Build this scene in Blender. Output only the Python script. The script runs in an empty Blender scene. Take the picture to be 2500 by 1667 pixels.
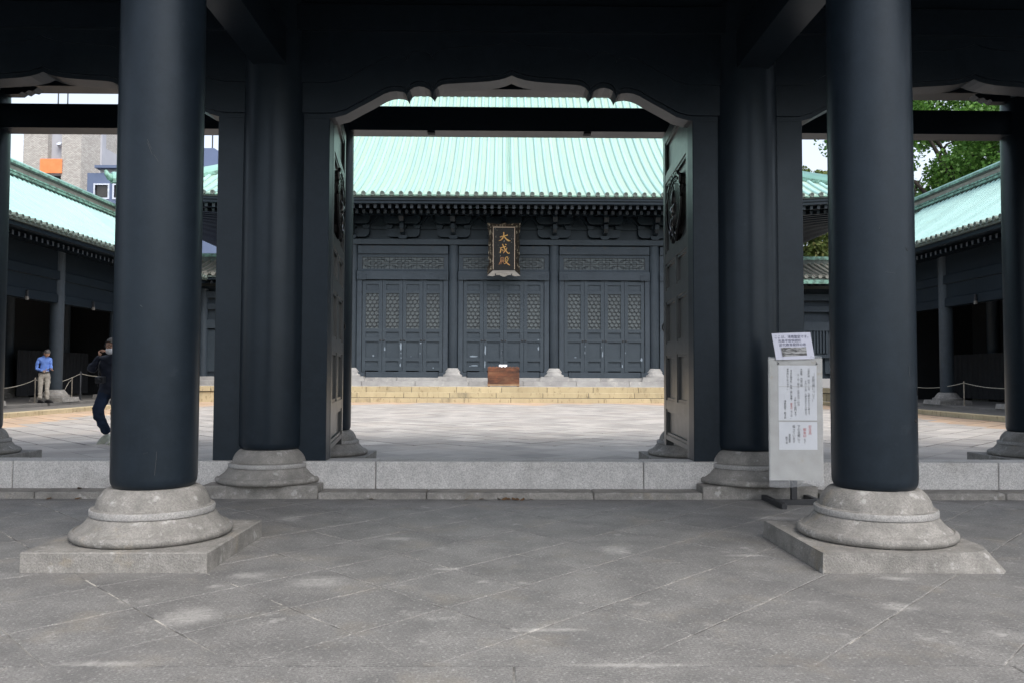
import bpy, bmesh, math, random
import numpy as np
from mathutils import Vector, Matrix
random.seed(7); rng = np.random.default_rng(7)
R = math.radians; PI = math.pi
S = bpy.context.scene; C = S.collection

# ------------------------------------------------------------------ camera
cam = bpy.data.cameras.new('camera'); co = bpy.data.objects.new('camera', cam); C.objects.link(co)
FPX = 1979.0
cam.sensor_width = 36; cam.lens = FPX / 2500 * 36; cam.clip_start = .05; cam.clip_end = 3000
yaw, pitch, roll = 25 / FPX, math.atan(80.5 / FPX), .0035
fwd = Vector((math.sin(yaw) * math.cos(pitch), math.cos(yaw) * math.cos(pitch), math.sin(pitch)))
r0 = fwd.cross(Vector((0, 0, 1))).normalized(); u0 = r0.cross(fwd)
rt = r0 * math.cos(roll) + u0 * math.sin(roll); up = -r0 * math.sin(roll) + u0 * math.cos(roll)
co.matrix_world = Matrix(((rt.x, up.x, -fwd.x, 0), (rt.y, up.y, -fwd.y, 0), (rt.z, up.z, -fwd.z, 1.1), (0, 0, 0, 1)))
S.camera = co
# ------------------------------------------------------------------ sky, sun, exposure
SUN_EL, SUN_AZ = R(58), R(150)
w = bpy.data.worlds.new('World'); S.world = w; w.use_nodes = True
nt = w.node_tree; bg = nt.nodes['Background']
sk = nt.nodes.new('ShaderNodeTexSky'); sk.sky_type = 'NISHITA'; sk.sun_disc = False
sk.sun_elevation = SUN_EL; sk.sun_rotation = SUN_AZ; sk.air_density = 1.0; sk.dust_density = 4.0; sk.ozone_density = 1.0
hs = nt.nodes.new('ShaderNodeHueSaturation'); hs.inputs['Saturation'].default_value = .5
nt.links.new(sk.outputs[0], hs.inputs['Color']); nt.links.new(hs.outputs[0], bg.inputs[0])
bg.inputs[1].default_value = .15
sl = bpy.data.lights.new('sun', 'SUN'); sl.energy = .5; sl.angle = R(30); sl.color = (1, .96, .9)
so = bpy.data.objects.new('sun', sl); C.objects.link(so)
sd = Vector((math.sin(SUN_AZ) * math.cos(SUN_EL), math.cos(SUN_AZ) * math.cos(SUN_EL), math.sin(SUN_EL)))
so.rotation_euler = sd.to_track_quat('Z', 'Y').to_euler()
S.view_settings.view_transform = 'Standard'; S.view_settings.look = 'None'
S.view_settings.exposure = 1.2; S.view_settings.gamma = 1; S.view_settings.use_curve_mapping = False

# ------------------------------------------------------------------ materials
def mat(name, c1, c2=None, rough=.6, scale=4, detail=6, bump=0, bscale=60, spec=.5, metal=0, contrast=(.35, .65),
        obj_rand=0, stretch=None, fine=None, stain=None, attr=False, alpha=None, rough_var=0, trans=0):
    m = bpy.data.materials.new(name); m.use_nodes = True
    N, L = m.node_tree.nodes, m.node_tree.links
    b = N['Principled BSDF']; b.inputs['Roughness'].default_value = rough; b.inputs['Metallic'].default_value = metal
    b.inputs['Specular IOR Level'].default_value = spec
    tc = N.new('ShaderNodeTexCoord'); geo = N.new('ShaderNodeNewGeometry')
    mp = N.new('ShaderNodeMapping'); L.new(geo.outputs['Position'], mp.inputs[0])
    if stretch: mp.inputs['Scale'].default_value = stretch
    c2 = c2 or tuple(x * .8 for x in c1)
    def noise(sc, det=detail, rg=.6):
        n = N.new('ShaderNodeTexNoise'); n.inputs['Scale'].default_value = sc; n.inputs['Detail'].default_value = det
        n.inputs['Roughness'].default_value = rg; L.new(mp.outputs[0], n.inputs['Vector']); return n.outputs['Fac']
    def ramp(f, a, bb, ca=(0, 0, 0, 1), cb=(1, 1, 1, 1)):
        r = N.new('ShaderNodeValToRGB'); r.color_ramp.elements[0].position = a; r.color_ramp.elements[1].position = bb
        r.color_ramp.elements[0].color = ca; r.color_ramp.elements[1].color = cb; L.new(f, r.inputs[0]); return r.outputs[0]
    def mix(f, a, bb, kind='MIX'):
        x = N.new('ShaderNodeMix'); x.data_type = 'RGBA'; x.blend_type = kind
        if isinstance(f, float): x.inputs[0].default_value = f
        else: L.new(f, x.inputs[0])
        for v, i in ((a, 6), (bb, 7)):
            if isinstance(v, tuple): x.inputs[i].default_value = (*v[:3], 1)
            else: L.new(v, x.inputs[i])
        return x.outputs[2]
    n1 = noise(scale)
    col = mix(ramp(n1, *contrast), c1, c2)
    if fine:      # (scale, dark colour, amount)
        f = ramp(noise(fine[0], 5, .85), .40, .62)
        col = mix(mix(f, (0, 0, 0), (fine[2],) * 3), col, fine[1])
    if obj_rand or attr:
        oi = N.new('ShaderNodeObjectInfo'); v = oi.outputs['Random']
        if attr:
            a = N.new('ShaderNodeAttribute'); a.attribute_name = 'rnd'; ad = N.new('ShaderNodeMath'); ad.operation = 'ADD'
            L.new(v, ad.inputs[0]); L.new(a.outputs['Fac'], ad.inputs[1])
            fr = N.new('ShaderNodeMath'); fr.operation = 'FRACT'; L.new(ad.outputs[0], fr.inputs[0]); v = fr.outputs[0]
        mr = N.new('ShaderNodeMapRange'); mr.inputs[3].default_value = 1 - obj_rand; mr.inputs[4].default_value = 1 + obj_rand * .6
        L.new(v, mr.inputs[0]); col = mix(1.0, col, mr.outputs[0], 'MULTIPLY')
    if stain:     # list of (scale, lo, hi, colour, amount)
        for (sc, lo, hi, cc, am) in stain:
            f = ramp(noise(sc, 8, .65), lo, hi)
            col = mix(mix(f, (0, 0, 0), (am,) * 3), col, cc)
    L.new(col, b.inputs['Base Color'])
    if rough_var:
        mr = N.new('ShaderNodeMapRange'); mr.inputs[3].default_value = rough - rough_var; mr.inputs[4].default_value = rough + rough_var
        L.new(noise(scale * 2.3), mr.inputs[0]); L.new(mr.outputs[0], b.inputs['Roughness'])
    if bump:
        bp = N.new('ShaderNodeBump'); bp.inputs['Strength'].default_value = bump; bp.inputs['Distance'].default_value = .01
        L.new(noise(bscale, 5, .6), bp.inputs['Height']); L.new(bp.outputs[0], b.inputs['Normal'])
    if trans:
        b.inputs['Transmission Weight'].default_value = trans
    if alpha is not None: b.inputs['Alpha'].default_value = alpha
    return m

M = {}
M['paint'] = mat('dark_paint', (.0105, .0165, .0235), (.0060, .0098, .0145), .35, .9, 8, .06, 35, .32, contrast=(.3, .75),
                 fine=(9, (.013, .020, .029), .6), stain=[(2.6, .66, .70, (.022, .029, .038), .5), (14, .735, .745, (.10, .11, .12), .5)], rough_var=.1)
M['primer'] = mat('bare_primer', (.20, .255, .31), (.26, .31, .36), .7, 20)
M['paint'].node_tree.nodes['Principled BSDF'].inputs['Specular Tint'].default_value = (.82, .92, 1, 1)
M['scratch'] = mat('scratch_mark', (.07, .08, .085), (.05, .055, .06), .7, 9)
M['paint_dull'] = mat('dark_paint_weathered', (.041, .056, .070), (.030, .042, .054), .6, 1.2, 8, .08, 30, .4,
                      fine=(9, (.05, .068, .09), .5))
M['door_paint'] = mat('peeling_door_paint', (.041, .057, .072), (.032, .046, .060), .55, 1.5, 8, .06, 30, .4,
                      fine=(9, (.05, .066, .08), .4))
M['lacquer'] = mat('black_lacquer', (.019, .022, .023), (.024, .027, .027), .34, 3, 4, .02, 30, .8, rough_var=.06)
M['soffit'] = mat('soffit_paint', (.035, .034, .034), (.026, .026, .027), .6, 2)
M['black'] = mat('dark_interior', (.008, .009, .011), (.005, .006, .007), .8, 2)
M['bronze'] = mat('dark_bronze', (.02, .02, .021), (.035, .034, .033), .28, 20, 4, .1, 60, .6, metal=.6)
M['granite'] = mat('granite', (.66, .65, .63), (.54, .53, .515), .75, 6, 6, .35, 160, .3, fine=(95, (.19, .19, .19), .75),
                   stain=[(2.2, .55, .8, (.19, .175, .15), .6)])
M['granite_base'] = mat('weathered_granite', (.36, .345, .32), (.23, .222, .205), .8, 9, 8, .7, 90, .25, fine=(95, (.13, .127, .12), .65),
                        stain=[(11, .58, .66, (.50, .49, .47), .6), (3.1, .60, .72, (.33, .27, .18), .5), (1.7, .5, .7, (.13, .125, .12), .5)])
M['band'] = mat('worn_band_granite', (.45, .44, .425), (.34, .335, .32), .7, 8, 7, .5, 100, .3, fine=(95, (.15, .15, .15), .7), stain=[(5, .55, .7, (.28, .27, .25), .6)])
M['slab'] = mat('floor_slab', (.295, .29, .28), (.175, .173, .17), .62, 3.4, 9, .4, 90, .35, fine=(95, (.09, .089, .087), .9),
                obj_rand=.05, stain=[(2.3, .54, .74, (.27, .235, .18), .4), (3.6, .62, .70, (.46, .45, .43), .55), (1.1, .5, .7, (.17, .168, .165), .4), (48, .56, .66, (.42, .415, .40), .6), (.8, .52, .7, (.13, .13, .13), .35)])
M['grout'] = mat('floor_joint', (.24, .235, .22), (.10, .098, .093), .85, 5, 8, .3, 80, .2, contrast=(.42, .58),
                 stain=[(4, .54, .62, (.50, .48, .43), .9)])
M['court'] = mat('courtyard_slab', (.50, .47, .43), (.39, .368, .34), .7, 1.4, 7, .2, 120, .3, fine=(110, (.2, .2, .2), .5), obj_rand=.2,
                 attr=True, stain=[(.55, .5, .7, (.42, .37, .32), .5), (1.8, .55, .75, (.25, .25, .25), .45)])
M['court_edge'] = mat('rusty_courtyard_edge', (.52, .37, .25), (.44, .345, .26), .75, 1.2, 6, .2, 100, .3, obj_rand=.12, attr=True)
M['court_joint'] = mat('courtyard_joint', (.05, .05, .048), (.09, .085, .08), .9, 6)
M['sandstone'] = mat('yellow_sandstone', (.52, .445, .29), (.44, .37, .24), .8, 2, 8, .3, 60, .2, obj_rand=.12,
                     stain=[(1.6, .58, .70, (.16, .155, .12), .7), (9, .56, .66, (.22, .17, .10), .75)], stretch=(1, 1, .35))
M['pale_stone'] = mat('pale_stone', (.42, .415, .40), (.31, .305, .30), .8, 2, 8, .3, 60, .2, stain=[(3, .56, .7, (.58, .56, .52), .7), (1.1, .52, .7, (.24, .24, .235), .6)], obj_rand=.08)
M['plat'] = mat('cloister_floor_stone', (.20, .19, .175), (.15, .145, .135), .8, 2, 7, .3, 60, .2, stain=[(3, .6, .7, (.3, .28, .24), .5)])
M['copper'] = mat('verdigris_copper', (.33, .56, .50), (.28, .50, .44), .5, 1.6, 7, .1, 40, .4, obj_rand=.05,
                  stain=[(2.2, .62, .8, (.36, .48, .38), .4)])
M['copper_roll'] = mat('verdigris_roll', (.33, .53, .50), (.29, .48, .455), .5, 1.2, 6, .05, 40, .4, obj_rand=.10, stretch=(2.5, .35, .35), stain=[(1.3, .60, .8, (.25, .36, .27), .55)])
M['end_tile'] = mat('end_tile_rim', (.17, .21, .19), (.10, .13, .115), .6, 9)
M['roll_shade'] = mat('roll_contact_shade', (.18, .29, .25), (.21, .33, .28), .6, 3)  # contact shade beside the roof rolls, put into a strip colour
M['copper_old'] = mat('streaked_copper', (.22, .42, .34), (.10, .17, .14), .6, 5, 8, .3, 50, .4, contrast=(.4, .6),
                      stain=[(9, .55, .66, (.42, .60, .50), .6)])
M['copper_dark'] = mat('dark_copper', (.085, .11, .098), (.05, .06, .055), .6, 7, 8, .3, 60, .4, stain=[(12, .55, .66, (.20, .26, .22), .5)])
M['grey_tile'] = mat('old_grey_copper', (.27, .265, .23), (.19, .185, .165), .6, 3, 6, .2, 50, .4, obj_rand=.12,
                     stain=[(3, .6, .72, (.20, .36, .28), .6)])
M['lattice_back'] = mat('lattice_backing', (.115, .138, .145), (.095, .113, .12), .7, 1, 4)
M['lattice'] = mat('lattice_bar', (.035, .042, .05), (.03, .036, .042), .6, 3)
M['rafter_end'] = mat('rafter_end_paint', (.062, .075, .094), (.048, .06, .076), .6, 8)
M['gold'] = mat('worn_gold', (.62, .40, .12), (.50, .25, .10), .45, 9, 6, .1, 50, .5, metal=.2)
M['gold_dark'] = mat('faded_gold', (.42, .20, .09), (.20, .10, .05), .6, 14, 6)
M['plaque'] = mat('peeling_black_lacquer', (.007, .008, .009), (.012, .012, .012), .45, 6, 6, .2, 60, .4,
                  stain=[(9, .63, .66, (.36, .34, .30), .9)], stretch=(2.2, 1, .7))
M['plaque_frame'] = mat('weathered_plaque_frame', (.012, .010, .0078), (.03, .022, .015), .6, 7, 6, .4, 60, .3,
                        stain=[(7, .56, .60, (.30, .27, .21), .9)], stretch=(1.8, 1, .8))
M['bare_wood'] = mat('bare_grey_wood', (.30, .28, .25), (.20, .185, .165), .75, 5, 7, .4, 60, .2, stretch=(.6, 1, 4))
M['trim'] = mat('pale_trim', (.52, .42, .33), (.45, .36, .28), .5, 5)
M['box_wood'] = mat('worn_red_brown_wood', (.17, .065, .032), (.05, .024, .016), .5, 3.2, 9, .3, 60, .4, stretch=(.8, 1, 2.2),
                    contrast=(.36, .62), stain=[(1.6, .54, .74, (.42, .20, .10), .6)])
M['box_base'] = mat('raw_wood_base', (.38, .26, .15), (.24, .15, .08), .7, 4, 7, .2, stretch=(1, 1, 3))
M['paper'] = mat('white_paper', (.78, .80, .84), (.73, .75, .79), .6, 3, 4, .08, 6, .3)
M['paper_lilac'] = mat('lilac_paper', (.74, .75, .86), (.70, .71, .82), .6, 3, 4, .08, 6, .3)
M['board'] = mat('aged_board', (.50, .50, .48), (.43, .42, .39), .7, 5, 6, .1, stain=[(6, .62, .68, (.40, .33, .2), .4)])
M['ink'] = mat('ink', (.03, .03, .035), None, .6); M['ink_blue'] = mat('blue_ink', (.05, .06, .16), None, .6)
M['red_ink'] = mat('red_ink', (.55, .05, .04), None, .6)
M['photo'] = mat('printed_photo', (.42, .42, .42), (.05, .05, .05), .4, 22, 8, contrast=(.44, .56), stretch=(.5, 1, 2.4))
M['iron'] = mat('black_iron', (.022, .024, .028), (.03, .032, .036), .4, 8, 4, .05)
M['post_metal'] = mat('pale_post_metal', (.35, .31, .25), (.22, .19, .15), .45, 12, metal=.3)
M['rope'] = mat('rope', (.45, .42, .35), (.32, .30, .25), .9, 30)
M['curtain'] = mat('dark_curtain', (.018, .019, .022), (.012, .013, .015), .85, 3)
M['plastic'] = mat('clear_plastic', (.80, .83, .86), (.72, .76, .80), .12, 5, 4, .9, 9, .8, alpha=.22)
M['skin'] = mat('skin', (.50, .30, .21), (.44, .25, .17), .55, 12); M['hair_grey'] = mat('grey_hair', (.12, .11, .105), (.04, .038, .036), .7, 40)
M['hair_dark'] = mat('dark_hair', (.03, .026, .024), (.06, .055, .05), .6, 60)
M['shirt'] = mat('blue_shirt', (.16, .29, .70), (.12, .22, .58), .75, 7, 6, .5, 12, .2)
M['slacks'] = mat('stone_slacks', (.44, .41, .36), (.34, .315, .275), .8, 7, 6, .5, 12, .2)
M['navy'] = mat('navy_jacket', (.016, .022, .040), (.010, .014, .026), .6, 6, 6, .6, 14, .3)
M['denim'] = mat('dark_denim', (.024, .042, .082), (.013, .022, .045), .8, 6, 7, .5, 16, .2)
M['shoe_pale'] = mat('pale_shoe', (.50, .53, .45), (.40, .42, .36), .6, 20); M['shoe_black'] = mat('black_shoe', (.012, .012, .014), None, .4)
M['mask'] = mat('mask_white', (.78, .80, .83), None, .7); M['tower'] = None
M['orange'] = mat('orange_banner', (.85, .26, .09), (.78, .22, .07), .6, 2)
M['blue_wall'] = mat('slate_blue_wall', (.125, .165, .265), (.105, .14, .23), .8, .6, 6, obj_rand=.04)
M['grey_wall'] = mat('pale_grey_wall', (.45, .46, .50), (.40, .41, .45), .7, .5)
M['white_wall'] = mat('window_frame_white', (.6, .65, .75), None, .6)
M['glass'] = mat('dark_window_glass', (.03, .028, .026), (.05, .045, .04), .12, 1)
M['bark'] = mat('bark', (.045, .035, .028), (.02, .016, .013), .9, 8, 6, .5)
M['dead_leaf'] = mat('dead_leaf', (.16, .09, .04), (.09, .05, .025), .8, 20)
def leafmat(name, c1, c2, c3):
    m = bpy.data.materials.new(name); m.use_nodes = True; N, L = m.node_tree.nodes, m.node_tree.links; b = N['Principled BSDF']
    a = N.new('ShaderNodeAttribute'); a.attribute_name = 'rnd'; r = N.new('ShaderNodeValToRGB'); e = r.color_ramp.elements
    e[0].color = (*c1, 1); e[1].color = (*c3, 1); x = e.new(.5); x.color = (*c2, 1)
    L.new(a.outputs['Fac'], r.inputs[0]); L.new(r.outputs[0], b.inputs['Base Color']); b.inputs['Roughness'].default_value = .55
    t = N.new('ShaderNodeBsdfTranslucent'); L.new(r.outputs[0], t.inputs[0]); mx = N.new('ShaderNodeMixShader'); mx.inputs[0].default_value = .4
    L.new(b.outputs[0], mx.inputs[1]); L.new(t.outputs[0], mx.inputs[2]); L.new(mx.outputs[0], N['Material Output'].inputs[0]); return m
M['leaf'] = leafmat('ginkgo_leaf', (.05, .12, .02), (.11, .25, .045), (.24, .42, .10))
M['leaf2'] = leafmat('olive_leaf', (.06, .10, .02), (.14, .19, .05), (.26, .24, .09))
def tower_mat():
    m = mat('speckled_tile_cladding', (.45, .42, .38), (.37, .35, .32), .6, .5); N, L = m.node_tree.nodes, m.node_tree.links
    b = N['Principled BSDF']; g = N.new('ShaderNodeNewGeometry'); sp = N.new('ShaderNodeSeparateXYZ'); L.new(g.outputs['Position'], sp.inputs[0])
    ad = N.new('ShaderNodeMath'); ad.operation = 'ADD'; L.new(sp.outputs[0], ad.inputs[0]); L.new(sp.outputs[1], ad.inputs[1])
    cb = N.new('ShaderNodeCombineXYZ'); L.new(ad.outputs[0], cb.inputs[0]); L.new(sp.outputs[2], cb.inputs[1])
    br = N.new('ShaderNodeTexBrick'); L.new(cb.outputs[0], br.inputs[0]); br.inputs['Scale'].default_value = 1
    br.inputs['Brick Width'].default_value = .24; br.inputs['Row Height'].default_value = .10; br.inputs['Mortar Size'].default_value = .012
    br.inputs['Color1'].default_value = (.38, .355, .325, 1); br.inputs['Color2'].default_value = (.54, .52, .48, 1); br.inputs['Mortar'].default_value = (.2, .19, .18, 1)
    L.new(br.outputs[0], b.inputs['Base Color']); return m
M['tower'] = tower_mat()
def worn_patches(m, spots, colr):
    N, L = m.node_tree.nodes, m.node_tree.links; b = N['Principled BSDF']; g = N.new('ShaderNodeNewGeometry'); acc = None
    for (x, y, rx, ry) in spots:
        mp = N.new('ShaderNodeMapping'); mp.vector_type = 'POINT'; mp.inputs['Location'].default_value = (-x / rx, -y / ry, 0); mp.inputs['Scale'].default_value = (1 / rx, 1 / ry, 0)
        L.new(g.outputs['Position'], mp.inputs[0]); ln = N.new('ShaderNodeVectorMath'); ln.operation = 'LENGTH'; L.new(mp.outputs[0], ln.inputs[0])
        mr = N.new('ShaderNodeMapRange'); mr.inputs[1].default_value = 1; mr.inputs[2].default_value = .2; L.new(ln.outputs['Value'], mr.inputs[0])
        if acc is None: acc = mr.outputs[0]
        else: mx = N.new('ShaderNodeMath'); mx.operation = 'MAXIMUM'; L.new(acc, mx.inputs[0]); L.new(mr.outputs[0], mx.inputs[1]); acc = mx.outputs[0]
    n = N.new('ShaderNodeTexNoise'); n.inputs['Scale'].default_value = 26; n.inputs['Detail'].default_value = 9; n.inputs['Roughness'].default_value = .75; L.new(g.outputs['Position'], n.inputs['Vector'])
    mu = N.new('ShaderNodeMath'); mu.operation = 'MULTIPLY'; L.new(acc, mu.inputs[0]); L.new(n.outputs['Fac'], mu.inputs[1])
    r = N.new('ShaderNodeMapRange'); r.inputs[1].default_value = .28; r.inputs[2].default_value = .62; r.inputs[4].default_value = .62; L.new(mu.outputs[0], r.inputs[0])
    mx = N.new('ShaderNodeMix'); mx.data_type = 'RGBA'; old = b.inputs['Base Color'].links[0].from_socket
    L.new(r.outputs[0], mx.inputs[0]); L.new(old, mx.inputs[6]); mx.inputs[7].default_value = (*colr, 1); L.new(mx.outputs[2], b.inputs['Base Color'])
def sheet_mat():
    m = mat('verdigris_sheet', (.30, .455, .40), (.33, .45, .375), .55, 1.1, 7, 0, 40, .4, stretch=(2.5, .4, .4), stain=[(1.5, .6, .75, (.40, .44, .31), .5)])
    N, L = m.node_tree.nodes, m.node_tree.links; b = N['Principled BSDF']
    uv = N.new('ShaderNodeUVMap'); sp = N.new('ShaderNodeSeparateXYZ'); L.new(uv.outputs[0], sp.inputs[0])
    mu = N.new('ShaderNodeMath'); mu.operation = 'MULTIPLY'; mu.inputs[1].default_value = 1 / .075; L.new(sp.outputs[1], mu.inputs[0])
    fr = N.new('ShaderNodeMath'); fr.operation = 'FRACT'; L.new(mu.outputs[0], fr.inputs[0])
    lt = N.new('ShaderNodeMath'); lt.operation = 'LESS_THAN'; lt.inputs[1].default_value = .16; L.new(fr.outputs[0], lt.inputs[0])
    mx = N.new('ShaderNodeMix'); mx.data_type = 'RGBA'; mx.blend_type = 'MULTIPLY'; old = b.inputs['Base Color'].links[0].from_socket
    L.new(lt.outputs[0], mx.inputs[0]); L.new(old, mx.inputs[6]); mx.inputs[7].default_value = (.62, .66, .55, 1)
    L.new(mx.outputs[2], b.inputs['Base Color'])
    bp = N.new('ShaderNodeBump'); bp.inputs['Distance'].default_value = .02; bp.inputs['Strength'].default_value = .4
    L.new(fr.outputs[0], bp.inputs['Height']); L.new(bp.outputs[0], b.inputs['Normal']); return m
M['sheet'] = sheet_mat()
for k_ in ('slab', 'grout'): worn_patches(M[k_], [(-.97, 4.36, .34, .26), (-1.42, 3.74, .28, .30), (-.69, 5.5, .24, .12), (-1.38, 4.5, .22, .16), (.72, 5.15, .22, .30), (1.9, 3.9, .20, .16), (-1.5, 3.14, .36, .07), (-1.6, 6.25, .22, .28), (2.1, 6.3, .4, .2), (.5, 3.12, .5, .05), (2.15, 4.44, .2, .1), (0.2, 3.55, .4, .06), (-.3, 4.65, .25, .06), (1.5, 5.0, .3, .08)], (.46, .45, .43))

# ------------------------------------------------------------------ mesh helpers
class MB:
    def __init__(s): s.v = []; s.f = []; s.mi = []; s.m = 0
    def add(s, vs, fs):
        o = len(s.v); s.v += [tuple(map(float, p)) for p in vs]; s.f += [tuple(i + o for i in f) for f in fs]; s.mi += [s.m] * len(fs)
    def box(s, x0, x1, y0, y1, z0, z1):
        s.add([(x0, y0, z0), (x1, y0, z0), (x1, y1, z0), (x0, y1, z0), (x0, y0, z1), (x1, y0, z1), (x1, y1, z1), (x0, y1, z1)],
              [(0, 3, 2, 1), (4, 5, 6, 7), (0, 1, 5, 4), (1, 2, 6, 5), (2, 3, 7, 6), (3, 0, 4, 7)])
    def cbox(s, x0, x1, y0, y1, z0, z1, c=.01):      # box with chamfered top and vertical edges
        a = [(x0 + c, y0), (x1 - c, y0), (x1, y0 + c), (x1, y1 - c), (x1 - c, y1), (x0 + c, y1), (x0, y1 - c), (x0, y0 + c)]
        b = [(x0 + 2 * c, y0 + c), (x1 - 2 * c, y0 + c), (x1 - c, y0 + 2 * c), (x1 - c, y1 - 2 * c), (x1 - 2 * c, y1 - c), (x0 + 2 * c, y1 - c), (x0 + c, y1 - 2 * c), (x0 + c, y0 + 2 * c)]
        vs = [(*p, z0) for p in a] + [(*p, z1 - c) for p in a] + [(*p, z1) for p in b]
        fs = [tuple(range(7, -1, -1)), tuple(range(16, 24))]
        for i in range(8):
            j = (i + 1) % 8; fs += [(i, j, 8 + j, 8 + i), (8 + i, 8 + j, 16 + j, 16 + i)]
        s.add(vs, fs)
    def prism(s, prof, a0, a1, axis='y'):            # prof = list of (p,q): axis y: (x,z); axis x: (y,z); axis z: (x,y)
        n = len(prof); f = {'y': lambda p, a: (p[0], a, p[1]), 'x': lambda p, a: (a, p[0], p[1]), 'z': lambda p, a: (p[0], p[1], a)}[axis]
        s.add([f(p, a0) for p in prof] + [f(p, a1) for p in prof],
              [tuple(range(n)), tuple(range(2 * n - 1, n - 1, -1))] + [(i, n + i, n + (i + 1) % n, (i + 1) % n) for i in range(n)])
    def lathe(s, prof, cx=0, cy=0, n=48, cap=True):
        k = len(prof); vs = []; fs = []
        for (r, z) in prof:
            for i in range(n):
                a = 2 * PI * i / n; vs.append((cx + r * math.cos(a), cy + r * math.sin(a), z))
        for j in range(k - 1):
            for i in range(n):
                i2 = (i + 1) % n; fs.append((j * n + i, j * n + i2, (j + 1) * n + i2, (j + 1) * n + i))
        if cap: fs += [tuple(range(n - 1, -1, -1)), tuple(range((k - 1) * n, k * n))]
        s.add(vs, fs)
    def tube(s, pts, r, n=6, closed=False, cap=True):
        pts = [Vector(p) for p in pts]; k = len(pts); vs = []; fs = []
        rr = r if isinstance(r, (list, tuple)) else [r] * k
        for i, p in enumerate(pts):
            if closed: d = pts[(i + 1) % k] - pts[i - 1]
            else: d = pts[min(i + 1, k - 1)] - pts[max(i - 1, 0)]
            d.normalize(); a = d.cross(Vector((0, 0, 1)))
            if a.length < .15: a = d.cross(Vector((0, 1, 0)))
            a.normalize(); b = a.cross(d)
            for j in range(n):
                t = 2 * PI * (j + .5) / n; vs.append(p + (a * math.cos(t) + b * math.sin(t)) * rr[i])
        for i in range(k if closed else k - 1):
            i2 = (i + 1) % k
            for j in range(n):
                j2 = (j + 1) % n; fs.append((i * n + j, i * n + j2, i2 * n + j2, i2 * n + j))
        if cap and not closed: fs += [tuple(range(n - 1, -1, -1)), tuple(range((k - 1) * n, k * n))]
        s.add(vs, fs)
    def mesh(s, name, mats, smooth=False, angle=None):
        me = bpy.data.meshes.new(name); me.from_pydata(s.v, [], s.f)
        for m in (mats if isinstance(mats, (list, tuple)) else [mats]): me.materials.append(m)
        if any(s.mi): me.polygons.foreach_set('material_index', s.mi)
        bm = bmesh.new(); bm.from_mesh(me); bmesh.ops.recalc_face_normals(bm, faces=bm.faces)
        bm.to_mesh(me); bm.free()
        if smooth:
            me.polygons.foreach_set('use_smooth', [True] * len(me.polygons))
            if angle: me.set_sharp_from_angle(angle=R(angle))
        me.update(); return me
    def build(s, name, mats, parent=None, smooth=False, angle=None):
        return link(name, s.mesh(name, mats, smooth, angle), parent)
def link(name, me, parent=None, loc=(0, 0, 0), rot=(0, 0, 0), scale=(1, 1, 1)):
    o = bpy.data.objects.new(name, me); C.objects.link(o); o.location = loc; o.rotation_euler = rot; o.scale = scale
    if parent: o.parent = parent
    return o
def tag(o, label=None, cat=None, group=None, kind=None):
    for k, v in (('label', label), ('category', cat), ('group', group), ('kind', kind)):
        if v: o[k] = v
    return o
def thing(name, label, cat, loc=(0, 0, 0), rz=0, group=None, kind=None):
    o = bpy.data.objects.new(name, None); C.objects.link(o); o.location = loc; o.rotation_euler = (0, 0, rz); o.empty_display_size = .2
    return tag(o, label, cat, group, kind)
def copy_tree(o, parent=None):
    c = o.copy(); C.objects.link(c)
    if parent: c.parent = parent
    for ch in list(o.children): copy_tree(ch, c)
    return c
def boxo(name, m, parent, x0, x1, y0, y1, z0, z1, c=0):
    b = MB()
    if c: b.cbox(x0, x1, y0, y1, z0, z1, c)
    else: b.box(x0, x1, y0, y1, z0, z1)
    return b.build(name, m, parent)

CX0 = .085      # axis of gate and hall
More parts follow.
